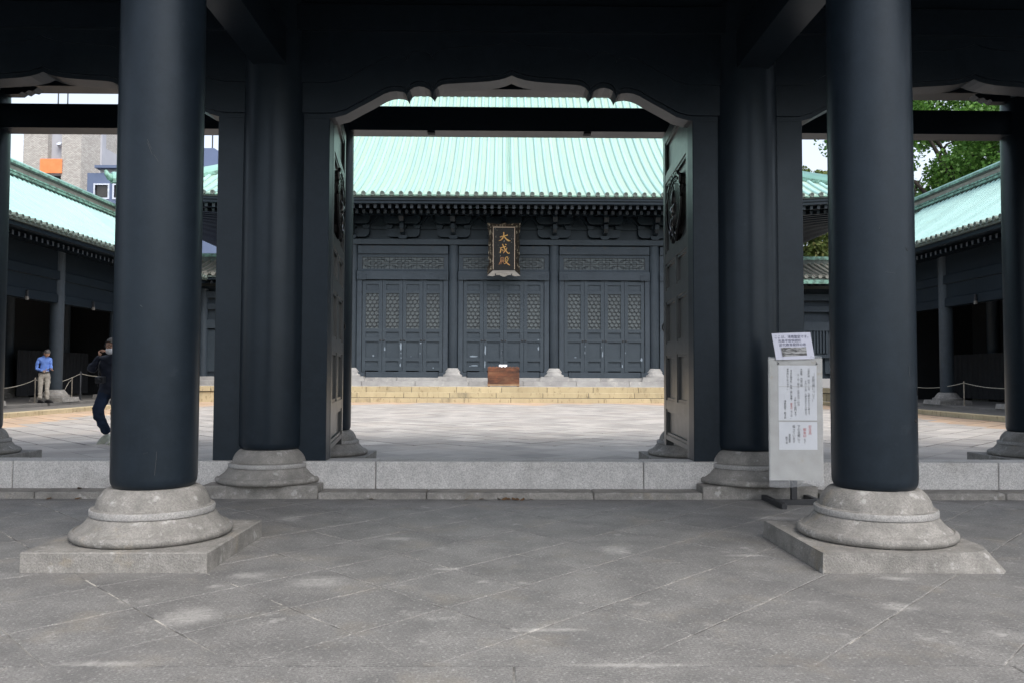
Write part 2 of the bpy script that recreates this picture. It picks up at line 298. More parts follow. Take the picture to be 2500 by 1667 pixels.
# ================================================================== SETTING
g = MB(); g.add([(-600, -600, -.06), (600, -600, -.06), (600, 600, -.06), (-600, 600, -.06)], [(0, 1, 2, 3)])
tag(g.build('ground', M['plat']), kind='structure')
A_, B_ = .364, .383
def clip(poly, y0, y1, x0=-99, x1=99):
    def half(P, ax, v, sgn):
        out = []
        for i in range(len(P)):
            a, b = P[i], P[(i + 1) % len(P)]; da, db = (a[ax] - v) * sgn, (b[ax] - v) * sgn
            if da >= 0: out.append(a)
            if (da >= 0) != (db >= 0):
                t = da / (da - db); out.append((a[0] + (b[0] - a[0]) * t, a[1] + (b[1] - a[1]) * t))
        return out
    for ax, v, sg in ((1, y0, 1), (1, y1, -1), (0, x0, 1), (0, x1, -1)):
        poly = half(poly, ax, v, sg)
        if len(poly) < 3: return []
    return poly
def slab_poly(b, poly, z, gap, rgh=0, th=.03):
    cx = sum(p[0] for p in poly) / len(poly); cy = sum(p[1] for p in poly) / len(poly); n = len(poly)
    def ins(P, d):
        out = []
        for i in range(n):
            p0, p1, p2 = P[i - 1], P[i], P[(i + 1) % n]
            e1 = Vector((p1[0] - p0[0], p1[1] - p0[1])); e2 = Vector((p2[0] - p1[0], p2[1] - p1[1]))
            if e1.length < 1e-5 or e2.length < 1e-5: out.append(p1); continue
            e1.normalize(); e2.normalize(); n1 = Vector((-e1.y, e1.x)); n2 = Vector((-e2.y, e2.x)); m = n1 + n2
            m = m / max(.25, m.dot(n1)); out.append((p1[0] + m.x * d, p1[1] + m.y * d))
        return out
    a = sum(poly[i][0] * poly[(i + 1) % n][1] - poly[(i + 1) % n][0] * poly[i][1] for i in range(n))
    if abs(a) < .01: return False
    if a < 0: poly = poly[::-1]
    P = ins(poly, gap / 2); Q = ins(poly, gap / 2 + .004)
    b.add([(*p, z - th) for p in P] + [(*p, z - .003) for p in P] + [(*p, z) for p in Q],
          [tuple(range(2 * n, 3 * n))] + [(i, (i + 1) % n, n + (i + 1) % n, n + i) for i in range(n)] +
          [(n + i, n + (i + 1) % n, 2 * n + (i + 1) % n, 2 * n + i) for i in range(n)])
    return True
def diag(y0, y1, x0, x1):
    j0 = int((y0 - 3.113) / B_) - 1; out = []
    for j in range(j0, int((y1 - 3.113) / B_) + 2):
        cy = 3.113 + B_ * j; off = A_ if j % 2 == 0 else 0
        k0 = int((x0 + .261) / (2 * A_)) - 2
        for k in range(k0, k0 + int((x1 - x0) / (2 * A_)) + 4):
            cx = -.261 + off + 2 * A_ * k
            p = clip([(cx, cy - B_), (cx + A_, cy), (cx, cy + B_), (cx - A_, cy)], y0, y1, x0, x1)
            if len(p) >= 3: out.append(((cx, cy), p))
    return out
gf = thing('gate_floor', None, None, kind='structure')
boxo('joint_bed', M['grout'], gf, -9.5, 9.5, 1.6, 12.62, -.05, -.0035)
nsl = 0
for (y0, y1, xa, xb) in ((3.113, 7.6, -4.9, 5.1), (9.9, 12.6, -7.4, 7.6)):
    shared = None; sm_ = M['court'] if y0 > 9 else M['slab']
    for (cx, cy), p in diag(y0, y1, xa, xb):
        b = MB(); full = len(p) == 4 and abs(p[0][1] - (cy - B_)) < 1e-6 and abs(p[1][0] - (cx + A_)) < 1e-6 and abs(p[2][1] - (cy + B_)) < 1e-6
        dz = random.uniform(-.0012, .0006)
        if full:
            if shared is None:
                slab_poly(b, [(q[0] - cx, q[1] - cy) for q in p], 0, .0078); shared = b.mesh('paving_slab', sm_)
            link('paving_slab', shared, gf, (cx, cy, dz)); nsl += 1
        elif slab_poly(b, p, 0, .0078): b.build('paving_slab', sm_, gf); nsl += 1
xs = [-6.4, -4.5, -1.85, .05, 1.95, 3.9, 6.6]
for i in range(6):
    b = MB(); slab_poly(b, [(xs[i], 1.7), (xs[i + 1], 1.7), (xs[i + 1], 3.113), (xs[i], 3.113)], 0, .008); b.build('border_slab', M['slab'], gf)
b = MB()
for (y0, y1, xa, xb) in ((3.113, 12.6, -9.4, -7.4), (3.113, 12.6, 7.6, 9.5), (3.113, 7.6, -7.4, -4.9), (3.113, 7.6, 5.1, 7.6), (7.6, 9.9, -7.4, 7.6)):
    for _, p in diag(y0, y1, xa, xb): slab_poly(b, p, 0, .0078)
tag(b.build('outer_slabs', M['slab'], gf), kind='stuff')
b = MB()   # small fallen leaves against the step
lf = [(x, 7.19, .012) for x in (.02, .06, .11, .16, .21, -.05, -1.15, -4.0, -3.75, -3.5)]
cy_ = thing('courtyard', None, None, kind='structure')
boxo('joint_bed', M['court_joint'], cy_, -14, 14, 12.62, 33, -.05, -.007)
cnt = 0; st = MB(); sv = []; ed = MB(); ev = []
cshared = None
tiles = [t for t in diag(12.62, 32.1, -12.3, 12.1)]
tiles.sort(key=lambda t: (t[0][1], abs(t[0][0])))
def edge_stain(cx, cy):
    dl = min(32 - cy, cx + 12.3, 12.1 - cx); return dl < 1.5 + .9 * math.sin(cx * 1.1 + 1) + .5 * math.sin(cx * 2.7 + cy) + .3 * math.sin(cy * 1.7)
for (cx, cy), p in tiles:
    vis = abs(cx - CX0) < cy * .66 + .4
    full = len(p) == 4 and abs(p[0][1] - (cy - B_)) < 1e-6 and abs(p[1][0] - (cx + A_)) < 1e-6 and abs(p[2][1] - (cy + B_)) < 1e-6
    es = edge_stain(cx, cy)
    if vis and full and cnt < 298 and not es:
        if cshared is None:
            b = MB(); slab_poly(b, [(q[0] - cx, q[1] - cy) for q in p], 0, .03); cshared = b.mesh('paving_slab', M['court'])
        link('paving_slab', cshared, cy_, (cx, cy, random.uniform(-.003, .002)), (random.uniform(-.002, .002), random.uniform(-.002, .002), 0)); cnt += 1
    else:
        tgt, vals = (ed, ev) if es else (st, sv)
        n0 = len(tgt.f)
        if slab_poly(tgt, p, random.uniform(-.003, .002), .03): vals += [random.random()] * (len(tgt.f) - n0)
for bb, vv, mm, nm in ((st, sv, M['court'], 'paving'), (ed, ev, M['court_edge'], 'stained_edge_paving')):
    me = bpy.data.meshes.new(nm); me.from_pydata(bb.v, [], bb.f); me.materials.append(mm)
    at_ = me.attributes.new('rnd', 'FLOAT', 'FACE'); at_.data.foreach_set('value', vv); me.update()
    tag(link(nm, me, cy_), kind='stuff')

# ================================================================== GATE
gate = thing('temple_gate', 'dark painted timber temple gate of thick round columns, open doors and cusped arches in front', 'gate', (0, 7.6, 0))
gate.location = (0, 0, 0)
COLX = [CX0 - 6.55, CX0 - 2.225, CX0 + 2.225, CX0 + 6.55]
ped = MB()
pp = [(.44, .11), (.462, .113), (.478, .122), (.486, .136), (.486, .150), (.478, .164), (.466, .172), (.461, .1725), (.455, .168), (.450, .169), (.440, .179), (.424, .190), (.409, .203), (.396, .218), (.384, .235), (.374, .246), (.366, .250), (.366, .294),
      (.350, .295), (.343, .298), (.340, .312), (.334, .335), (.321, .360), (.302, .385), (.281, .405), (.265, .411)]
ped.lathe(pp, n=64)
pedm = ped.mesh('pedestal', M['granite_base'], True, 38)
br_ = MB(); br_.lathe([(.360, .252), (.3735, .2535), (.3755, .258), (.3755, .285), (.372, .290), (.36, .2935)], n=64, cap=False); bandm = br_.mesh('stone_band', M['band'], True, 38)
col = MB(); r = .272
col.lathe([(.20, .402), (.235, .405), (.256, .418), (.268, .44), (r, .475), (r, 1.5), (r, 2.8), (r - .004, 4.1), (r - .012, 4.6)], n=72)
colm = col.mesh('column', M['paint'], True, 60)
pl = MB(); pl.cbox(-.515, .515, -.515, .515, 0, .112, .006); plm = pl.mesh('plinth', M['granite_base'])
# chipped plinth for the right front column
def chipped():
    b = MB(); n = 14; pts = []
    base = [(-.515, -.515), (.50, -.515), (.53, -.49), (.53, -.40), (.515, -.30), (.515, .515), (-.515, .515)]
    top = [(-.51, -.51), (.12, -.51), (.26, -.502), (.38, -.478), (.455, -.425), (.508, -.30), (.51, .51), (-.51, .51)]
    base = [(-.515, -.515), (.16, -.517), (.32, -.52), (.50, -.52), (.545, -.47), (.52, -.30), (.515, .515), (-.515, .515)]
    m = len(top); vs = [(*p, 0) for p in base] + [(*p, .112) for p in top]
    b.add(vs, [tuple(range(m)), tuple(range(m, 2 * m))] + [(i, (i + 1) % m, m + (i + 1) % m, m + i) for i in range(m)])
    return b.mesh('plinth', M['granite_base'])
chipm = chipped()
for row, Y in enumerate((5.06, 7.62, 10.12)):
    for k, X in enumerate(COLX):
        sc, ps = ((.92, .955), (1.085, 1.02), (.985, .985))[row]
        cobj = link('column', colm, gate, (X + (.018 if (row == 0 and k == 2) else 0), Y, 0), (0, 0, random.random() * 6), (sc, sc, 1))
        pe = link('pedestal', pedm, cobj, (0, 0, 0), (0, 0, random.random() * 6), (ps / sc, ps / sc, 1))
        link('stone_band', bandm, cobj, (0, 0, 0), (0, 0, 0), (ps / sc, ps / sc, 1))
        q = link('plinth', chipm if (row == 0 and k == 2) else plm, gate, (X, Y, 0), (0, 0, 0), (1.0, 1.0, 1) if row != 1 else (1.0, .72 * 1.0, 1))
        if row == 1: q.location.y = 7.61
# worn marks on the front columns
def on_col(nm, m, X, Y, pts, rr=.2517):
    b = MB(); n = len(pts); c = (sum(p[0] for p in pts) / n, sum(p[1] for p in pts) / n)
    f = lambda p, e: (X + (rr + e) * math.sin(p[0] / rr), Y - (rr + e) * math.cos(p[0] / rr), p[1])
    b.add([f(p, -.002) for p in pts] + [f(p, .0012) for p in pts], [tuple(range(2 * n - 1, n - 1, -1))] + [(i, (i + 1) % n, n + (i + 1) % n, n + i) for i in range(n)]); b.build(nm, m, gate)
XR_, XL_ = COLX[2] + .018, COLX[1]
on_col('paint_chip', M['black'], XR_, 5.06, [(.176, .828), (.188, .845), (.20, .84), (.215, .848), (.222, .822), (.20, .818)])
on_col('paint_chip', M['black'], XR_, 5.06, [(.222, 1.03), (.228, 1.028), (.246, .985), (.24, .982)])
for X, P in ((XL_, ((.02, 2.49, .045, 2.435), (.06, 2.40, .085, 2.36), (.022, 2.47, .05, 2.40), (.10, .50, .107, .59), (.107, .59, .109, .64), (.035, .628, .06, .635), (.0, 1.5, .012, 1.49))), (XR_, ((.19, .60, .25, .597), (.20, .61, .22, .625), (.235, .47, .242, .53), (-.03, 1.72, .03, 1.712), (.12, 1.16, .124, 1.10), (-.06, 1.98, -.057, 2.0), (.11, 1.87, .125, 1.85)))):
    for (a_, z_, c_, d_) in P: on_col('scratch', M['scratch'], X, 5.06, [(a_, z_), (a_ + .0018, z_ + .0012), (c_ + .0012, d_ + .001), (c_, d_)])
# sill and step
def blocks(name, m, parent, xs, y0, y1, z0, z1, c=.006, g=.003):
    for i in range(len(xs) - 1): boxo(name, m, parent, xs[i] + g, xs[i + 1] - g, y0, y1, z0, z1, c)
blocks('sill_stone', M['granite'], gate, [-6.5, -4.45, -2.3, -1.15, 1.31, 2.45, 4.6, 6.7], 7.48, 7.775, 0, .303, .007)
blocks('step_stone', M['granite_base'], gate, [-6.0, -4.1, -2.66], 7.215, 7.477, 0, .058, .008)
blocks('step_stone', M['granite_base'], gate, [-1.62, -.66, .82, 1.79], 7.215, 7.477, 0, .058, .008)
blocks('step_stone', M['granite_base'], gate, [2.83, 4.5, 6.1], 7.215, 7.477, 0, .058, .008)
# door posts (boards beside the middle columns)
for X in COLX:
    for s in (-1, 1):
        x0, x1 = sorted((X + s * .22, X + s * .52))
        boxo('door_post', M['paint'], gate, x0, x1, 7.535, 7.745, .305, 3.52, .006)
# cusped arch lintels
half = [(-1.711, 3.495), (-1.60, 3.525), (-1.482, 3.591), (-1.366, 3.651), (-1.30, 3.688), (-1.24, 3.722), (-1.18, 3.744), (-1.12, 3.752), (-1.06, 3.745), (-1.01, 3.725), (-1.02, 3.70),
        (-1.005, 3.735), (-.985, 3.765), (-.95, 3.787), (-.90, 3.799), (-.85, 3.793), (-.80, 3.770), (-.775, 3.745), (-.764, 3.726),
        (-.745, 3.765), (-.715, 3.797), (-.67, 3.817), (-.62, 3.825), (-.5, 3.833), (-.35, 3.842), (-.22, 3.852), (-.12, 3.868), (-.05, 3.888), (0, 3.910)]
half[9:11] = [(-1.03, 3.733), (-1.015, 3.700)]
half = [(p[0] * .986, p[1]) for p in half]
arch = half + [(-p[0], p[1]) for p in half[-2::-1]]
def arch_mesh(wl, wr):
    b = MB()
    lo = [(-wl, 3.49)] + [(-1.75, 3.49)] + arch + [(1.75, 3.49), (wr, 3.49)]
    topz = 4.9
    for y0, y1, dz, t in ((7.53, 7.75, 0, topz), (7.505, 7.53, .045, topz), (7.49, 7.505, .33, topz)):
        vs = []; n = len(lo)
        vs = [(x, y0, z + dz) for x, z in lo] + [(x, y0, t) for x, z in lo] + [(x, y1, z + dz) for x, z in lo] + [(x, y1, t) for x, z in lo]
        fs = []
        for i in range(n - 1):
            fs += [(i, i + 1, n + i + 1, n + i), (2 * n + i, 2 * n + i + 1, 3 * n + i + 1, 3 * n + i), (i, i + 1, 2 * n + i + 1, 2 * n + i)]
        fs += [(0, 2 * n, 3 * n, n), (n - 1, 3 * n - 1, 4 * n - 1, 2 * n - 1)]
        b.add(vs, fs)
    return b.mesh('arched_lintel', M['paint'])
am = arch_mesh(2.2, 2.2)
for xc, w_ in ((CX0, 1), (CX0 - 4.3875, 1), (CX0 + 4.3875, 1)):
    link('arched_lintel', am, gate, (xc, 0, 0), (0, 0, 0), (.985, 1, 1))
# beams
for Y, z0, z1 in ((10.14, 4.13, 4.435), (10.14, 4.655, 5.73)):
    boxo('cross_beam', M['paint'], gate, -9, 9.2, Y - .14, Y + .14, z0, z1, .01)
boxo('cross_beam', M['paint'], gate, -9, 9.2, 4.92, 5.2, 4.1, 5.73, .01)
boxo('cross_beam', M['paint'], gate, -9, 9.2, 7.44, 7.80, 4.30, 4.55, .01)
boxo('cross_beam', M['paint'], gate, -9, 9.2, 7.47, 7.78, 4.9, 5.73, .01)
boxo('cross_beam', M['paint'], gate, -9, 9.2, 7.485, 7.775, 4.551, 4.899)
for X in COLX:
    boxo('tie_beam', M['paint'], gate, X - .15, X + .15, 5.32, 7.36, 3.93, 4.28, .012)
    boxo('tie_beam', M['paint'], gate, X - .15, X + .15, 7.88, 9.86, 4.46, 4.8, .012)
    b = MB(); s = 1 if X > 0 else -1   # carved bracket nose beside the rear column
    pr = [(.2, 4.57), (.42, 4.57), (.46, 4.60), (.50, 4.585), (.55, 4.62), (.60, 4.61), (.66, 4.655), (.2, 4.655)]
    b.prism([(X - s * p[0], p[1]) for p in pr], 10.06, 10.20); b.build('bracket_nose', M['paint'], gate)
for x in (-.98, .98):
    boxo('cleat', M['black'], gate, CX0 + x - .045, CX0 + x + .045, 10.02, 10.12, 4.11, 4.131)
for i in range(11): boxo('ceiling_board', M['paint'], gate, -9.6, 9.8, 2.3 + i * .8 + .004, 3.1 + i * .8 - .004, 5.86, 5.92)
for X in np.arange(-9.2, 9.5, .46): boxo('rafter', M['paint'], gate, X - .05, X + .05, 2.4, 11.2, 5.74, 5.86)
b = MB(); b.prism([(2.2, 5.93), (11.3, 5.93), (11.3, 6.05), (9.3, 7.4), (7.6, 8.8), (5.6, 7.4), (2.2, 6.05)], -10, 10.2, 'x'); b.build('roof', M['copper_old'], gate)

for s_x in (-1, 1):     # unseen plain walls, added to block side light and darken the column edges
    rw = thing('unseen_shade_wall', 'unseen dark wall with a copper coping, added to block light beyond the ' + ('left' if s_x < 0 else 'right') + ' end of the gate', 'wall', group='unseen walls added to block side light')
    x0, x1 = sorted((CX0 + s_x * 6.9, CX0 + s_x * 19)); boxo('wall', M['paint'], rw, x0, x1, 7.45, 7.8, 0, 4.6); boxo('coping', M['copper'], rw, x0, x1, 7.2, 8.05, 4.6, 4.8, .03)
# gate doors
def make_door():
    d = bpy.data.objects.new('door', None); C.objects.link(d); d.parent = gate
    W, t = 1.66, .085; Z0, Z1 = .0, 3.56            # hinge at x=0, face towards -y (opening side)
    b = MB(); rails = [(0, .12), (.41, .51), (1.01, 1.14), (1.61, 1.74), (2.04, 2.16), (2.97, 3.07), (3.44, 3.56)]
    b.box(0, .15, 0, t, Z0, Z1); b.box(W - .15, W, 0, t, Z0, Z1)
    for a, c in rails: b.box(.15, W - .15, .002, t - .002, a if a else .07, c)
    for a, c in ((.51, 1.01), (1.14, 1.61), (1.74, 2.04)): b.box(W / 2 - .065, W / 2 + .065, .004, t - .004, a, c)
    b.build('door_frame', M['lacquer'], d)
    def panel(x0, x1, a, c):
        p = MB(); p.box(x0, x1, .035, .05, a, c)
        k = .03
        for s_, yy in ((0, (.012, .035)), (1, (.05, t - .012))):       # moulding strips on both sides
            for q in ((x0, x1, a, a + k), (x0, x1, c - k, c), (x0, x0 + k, a + k, c - k), (x1 - k, x1, a + k, c - k)):
                p.box(q[0], q[1], yy[0], yy[1], q[2], q[3])
        p.build('panel', M['lacquer'], d)
    panel(.15, W - .15, .12, .41); panel(.15, W - .15, 2.16, 2.97); panel(.15, W - .15, 3.07, 3.44)
    for a, c in ((.51, 1.01), (1.14, 1.61), (1.74, 2.04)):
        panel(.15, W / 2 - .065, a, c); panel(W / 2 + .065, W - .15, a, c)
    # shield-like openwork mount on the face seen from the passage (y<0 side)
    b = MB(); cx, cz = .76, 2.57
    out = []
    half_ = [(0, .36), (.06, .315), (.11, .35), (.17, .30), (.20, .335), (.26, .28), (.37, .24), (.36, .17), (.44, .12), (.45, 0), (.40, -.13), (.33, -.22), (.24, -.29), (.20, -.28), (.17, -.36), (.09, -.40), (.03, -.35), (0, -.24)]
    half_ = [(p[0] * 1.02, p[1] * .93) for p in half_]
    out = half_ + [(-p[0], p[1]) for p in half_[-2:0:-1]]
    pts = [(cx + p[0], -.016, cz + p[1]) for p in out]
    b.prism([(cx + p[0] * .97, cz + p[1] * .97) for p in out], -.012, 0.04)
    b.tube(pts, .02, 6, True)
    ins = [(cx + p[0] * .84, -.016, cz + p[1] * .84) for p in out]; b.tube(ins, .009, 5, True)
    for i in range(-9, 10):
        x = i * .04
        if abs(x) > .05: b.box(cx + x - .006, cx + x + .006, -.022, -.010, cz - .24 + abs(x) * .3, cz + .24 - abs(x) * .25)
    for (dx, dz, rx, rz_, an) in ((0, .07, .045, .10, 0), (-.07, -.04, .04, .085, 1.0), (.07, -.04, .04, .085, -1.0), (0, -.08, .05, .05, 0), (-.05, -.17, .03, .07, .5), (.05, -.17, .03, .07, -.5)):
        vs = []; fs = []; n = 10
        for j in range(5):
            ph = j / 4 * PI / 2
            for i in range(n):
                a = 2 * PI * i / n; px_, pz_ = rx * math.cos(a) * math.cos(ph), rz_ * math.sin(a) * math.cos(ph)
                vs.append((cx + dx + px_ * math.cos(an) - pz_ * math.sin(an), -.012 - .04 * math.sin(ph), cz + dz + px_ * math.sin(an) + pz_ * math.cos(an)))
        for j in range(4):
            for i in range(n): fs.append((j * n + i, j * n + (i + 1) % n, (j + 1) * n + (i + 1) % n, (j + 1) * n + i))
        b.add(vs, fs)
    b.build('crest', M['bronze'], d, True, 40)
    b = MB(); b.lathe([(.05, 0), (.05, .012), (.02, .03), (.012, .05)], n=14)
    b.tube([(.055 * math.cos(a), .055 * math.sin(a) - .03, .035 + .0 * a) for a in np.linspace(0, 2 * PI, 14)[:-1]], .009, 6, True)
    kn = b.build('knocker', M['bronze'], d, True, 40); kn.location = (W + .001, t / 2, 1.37); kn.rotation_euler = (R(90), 0, R(90))
    return d
dl = make_door()
dl.location = (-1.618, 7.70, .31); dl.rotation_euler = (0, 0, R(97))
dr = copy_tree(dl, gate); dr.location = (1.79, 7.70, .31); dr.rotation_euler = (0, 0, R(87)); dr.scale = (1, -1, 1)

# dead leaves
lm = MB(); lm.add([(-.02, -.012, 0), (.0, -.018, .004), (.022, 0, .012), (0, .016, .005), (-.02, .01, .002)], [(0, 1, 2, 3, 4)])
lmesh = lm.mesh('fallen_leaf', M['dead_leaf'])
for i, (x, y, z) in enumerate([(x, random.uniform(7.17, 7.205), .003) for x in (-.30, -.17, -.02, .03, .06, .11, .14, .19, .26, -1.15)] + [(-3.95, 7.18, .003), (-3.7, 7.19, .003), (-3.45, 7.16, .003), (-3.8, 7.4, .062)]):
    tag(link('fallen_leaf', lmesh, None, (x, y, z), (random.uniform(-.2, .2), random.uniform(-.2, .2), random.random() * 6), (1.3, 1.3, 1.3)),
        'dead leaf lying alone by the middle column pedestal' if x == -1.15 else 'dead leaf lying on top of the low step at the far left' if z > .05 else
        'brown dead leaf in the litter at the middle of the low gate step' if x > -1 else 'brown dead leaf by the low step at the far left', 'leaf', 'dead leaves along the gate step' if x > -1 else 'leaves at the left end of the step')
# ================================================================== STONE TERRACE (steps and platform of the hall)
ter = thing('stone_terrace', 'low stone terrace of yellow steps and pale curbs carrying the great hall', 'terrace')
boxo('terrace_core', M['pale_stone'], ter, -12.0, 12.1, 32.9, 52, 0, .60)
for y_, z_ in ((32.03, .14), (32.38, .36), (32.73, .585)): boxo('shade_gap_fill', M['court_joint'], ter, -8.28, 8.48, y_, 32.9, 0, z_)  # dark filler puts the shade between step courses into colour
boxo('terrace_core', M['pale_stone'], ter, -12.0, 12.1, 34.9, 52, .60, .80)
def course(y0, y1, z0, z1, xa, xb, off, L, m='sandstone', nm='step_block'):
    x = xa; first = True
    while x < xb - .01:
        x1 = min(xb, x + (off if first else L * random.uniform(.985, 1.015))); first = False
        boxo(nm, M[m], ter, x + .009, x1 - .009, y0 + random.uniform(0, .012), y1, z0 + (.018 if m == 'sandstone' and z0 > 0 else 0), z1, .008); x = x1
course(32.0, 32.34, 0, .165, -8.3, 8.5, 1.3, 1.85)
course(32.35, 32.69, .166, .385, -8.3, 8.5, .7, 1.84)
course(32.7, 33.2, .165, .61, -8.3, 8.5, 1.0, 1.835)
boxo('paving', M['pale_stone'], ter, -8.3, 8.5, 33.2, 34.88, .55, .612)
for sgn, xa, xb in ((-1, -13.6, -8.32), (1, 8.52, 13.7)):
    course(31.95, 33.1, 0, .40, xa, xb, 1.1, 1.6); course(31.9, 33.1, .41, .61, xa, xb, .5, 1.7)
    boxo('paving', M['pale_stone'], ter, xa, xb, 33.1, 40, .5, .609)
    boxo('curb_stone', M['pale_stone'], ter, xa, xb, 34.9, 35.6, .61, .82, .01)
    boxo('curb_stone', M['pale_stone'], ter, xa, xb, 35.6, 36.6, .61, .98, .01)
course(34.8, 35.5, .60, .815, -11.9, 12.0, 1.3, 2.3, 'pale_stone', 'curb_stone')

# ================================================================== GREAT HALL
hall = thing('great_hall', 'dark grand temple hall with a broad verdigris copper roof and three bays of latticed doors', 'temple hall')
HX = .078; BAY = 4.475; YC = 36.0
hp = MB(); hp.lathe([(.49, 1.01), (.495, 1.05), (.475, 1.10), (.43, 1.11), (.40, 1.17), (.385, 1.20), (.385, 1.235), (.36, 1.245), (.33, 1.30), (.29, 1.36), (.265, 1.383)], n=32)
hpm = hp.mesh('pedestal', M['pale_stone'], True, 45)
hc = MB(); hc.lathe([(.22, 1.384), (.236, 1.41), (.236, 7.05)], n=32); hcm = hc.mesh('column', M['paint_dull'], True, 50)
hpl = MB(); hpl.prism([(-.66, .82), (.66, .82), (.60, 1.012), (-.60, 1.012)], -.62, .3); hplm = hpl.mesh('plinth', M['pale_stone'])
for k in range(6):
    X = HX + BAY * (k - 2.5); c = link('column', hcm, hall, (X, YC, 0)); link('pedestal', hpm, c); link('plinth', hplm, c)
boxo('wall', M['black'], hall, HX - 11.3, HX + 11.3, 36.35, 36.5, .8, 8.6); boxo('wall', M['paint_dull'], hall, HX - 11.3, HX - 11.1, 36.5, 50, .8, 8.6); boxo('wall', M['paint_dull'], hall, HX + 11.1, HX + 11.3, 36.5, 50, .8, 8.6)
boxo('head_beam', M['paint_dull'], hall, HX - 11.6, HX + 11.6, 35.68, 36.34, 6.822, 7.057, .012)
# leaf meshes
LW = .894
fr = MB()
for x0, x1 in ((0.006, .16), (LW - .16, LW - .006)): fr.box(x0, x1, 0, .075, 0, 4.04)
for a, c in ((.05, .215), (.47, .62), (1.325, 1.475), (1.74, 1.885), (3.447, 3.575), (3.85, 4.0)): fr.box(.16, LW - .16, .003, .073, a, c)
fr.box(.16, LW - .16, .05, .056, 4.0, 4.03)
frm = fr.mesh('door_leaf', M['door_paint'])
pmeshes = []
for a, c in ((.215, .47), (.62, 1.325), (1.475, 1.74), (3.575, 3.85)):
    b = MB(); b.box(.16, LW - .16, .058, .07, a, c)
    for q in ((.16, LW - .16, a, a + .018), (.16, LW - .16, c - .018, c), (.16, .178, a + .018, c - .018), (LW - .178, LW - .16, a + .018, c - .018)): b.box(q[0], q[1], .030, .058, q[2], q[3])
    pmeshes.append(b.mesh('panel', M['door_paint']))
hx = MB(); hx.m = 0; hx.box(.16, LW - .16, .066, .071, 1.885, 3.447); hx.m = 1
s_ = .574 / 3 / math.sqrt(3)      # hexagon side
hw = s_ * math.sqrt(3)
def bar2(b, x0, z0, x1, z1, y0, y1, wd):
    d = Vector((x1 - x0, z1 - z0)); l = d.length
    if l < 1e-4: return
    d /= l; n = Vector((-d.y, d.x)) * wd / 2
    P = [(x0 + n.x, z0 + n.y), (x1 + n.x, z1 + n.y), (x1 - n.x, z1 - n.y), (x0 - n.x, z0 - n.y)]; b.prism(P, y0, y1)
row = 0; z = 1.885 + s_ * .3
while z < 3.45 + s_:
    off = (hw / 2 if row % 2 else 0)
    for k in range(-1, 5):
        x = .16 + off + k * hw + hw / 2
        if row % 1 == 0:
            for (xa, za, xb, zb) in ((x - hw / 2, z - s_ / 2, x, z - s_), (x, z - s_, x + hw / 2, z - s_ / 2), (x - hw / 2, z - s_ / 2, x - hw / 2, z + s_ / 2)):
                xa2, xb2 = max(.16, min(LW - .16, xa)), max(.16, min(LW - .16, xb))
                if abs(xa - xb) > 1e-6:
                    if xa2 == xb2: continue
                    za, zb = za + (zb - za) * (xa2 - xa) / (xb - xa), za + (zb - za) * (xb2 - xa) / (xb - xa)
                elif xa != xa2: continue
                if min(za, zb) < 1.885 or max(za, zb) > 3.447: 
                    za, zb = max(1.886, min(3.446, za)), max(1.886, min(3.446, zb))
                    if abs(za - zb) < 1e-4: continue
                bar2(hx, xa2, za, xb2, zb, .02, .060, .021)
    z += 1.5 * s_; row += 1
hxm = hx.mesh('lattice', [M['lattice_back'], M['lattice']])
kb = MB(); kb.lathe([(.045, 0), (.045, .02), (.03, .03), (.03, .012), (.012, .012)], n=14); kbm = kb.mesh('door_knob', M['iron'], True, 40)
lb = MB()     # transom lattice: frame, backing and bars, bay wide
lb.m = 1; LZ0, LZ1, LX = 5.75, 6.272, 1.815
lb.m = 0
lb.m = 2
for q in ((-2.0, 2.0, 5.655, LZ0), (-2.0, 2.0, LZ1, 6.415), (-2.0, -LX, LZ0, LZ1), (LX, 2.0, LZ0, LZ1)): lb.box(q[0], q[1], .0, .08, q[2], q[3])
lfm = lb.mesh('transom_frame', [M['paint_dull'], M['paint_dull'], M['paint_dull']])
lb = MB(); lb.box(-LX, LX, .06, .07, LZ0, LZ1); lb.m = 1
zc = (LZ0 + LZ1) / 2
for u in (-1.21, 0, 1.21):
    w2 = .565
    def seg(x0, z0, x1, z1): bar2(lb, u + x0, zc + z0, u + x1, zc + z1, .025, .058, .02)
    seg(-w2 - .03, 0, w2 + .03, 0)
    for s1 in (-1, 1):
        for s2 in (-1, 1):
            def q(x0, z0, x1, z1): seg(s1 * x0, s2 * z0, s1 * x1, s2 * z1)
            q(0, 0, .08, .08); q(.08, .08, .08, .26); q(.08, .08, .24, .08); q(.24, .08, .24, 0)
            q(.24, .165, .46, .165); q(.36, .085, .36, .26); q(.46, .165, .46, .085); q(.36, .085, w2 + .04, .085); q(.0, .165, .36, .165)
            q(.24, .165, .24, .26)
for x in (-LX + .01, -.605, .605, LX - .01): bar2(lb, x, LZ0, x, LZ1, .02, .058, .02)
tlm = lb.mesh('transom_lattice', [M['lattice_back'], M['lattice']])
fl_ = MB()
for i in range(7): fl_.box(-.21 + i * .06 + .004, -.21 + (i + 1) * .06 - .004, -.035, .0, 5.255, 5.50)
flm = fl_.mesh('fluted_bracket', M['paint_dull'])
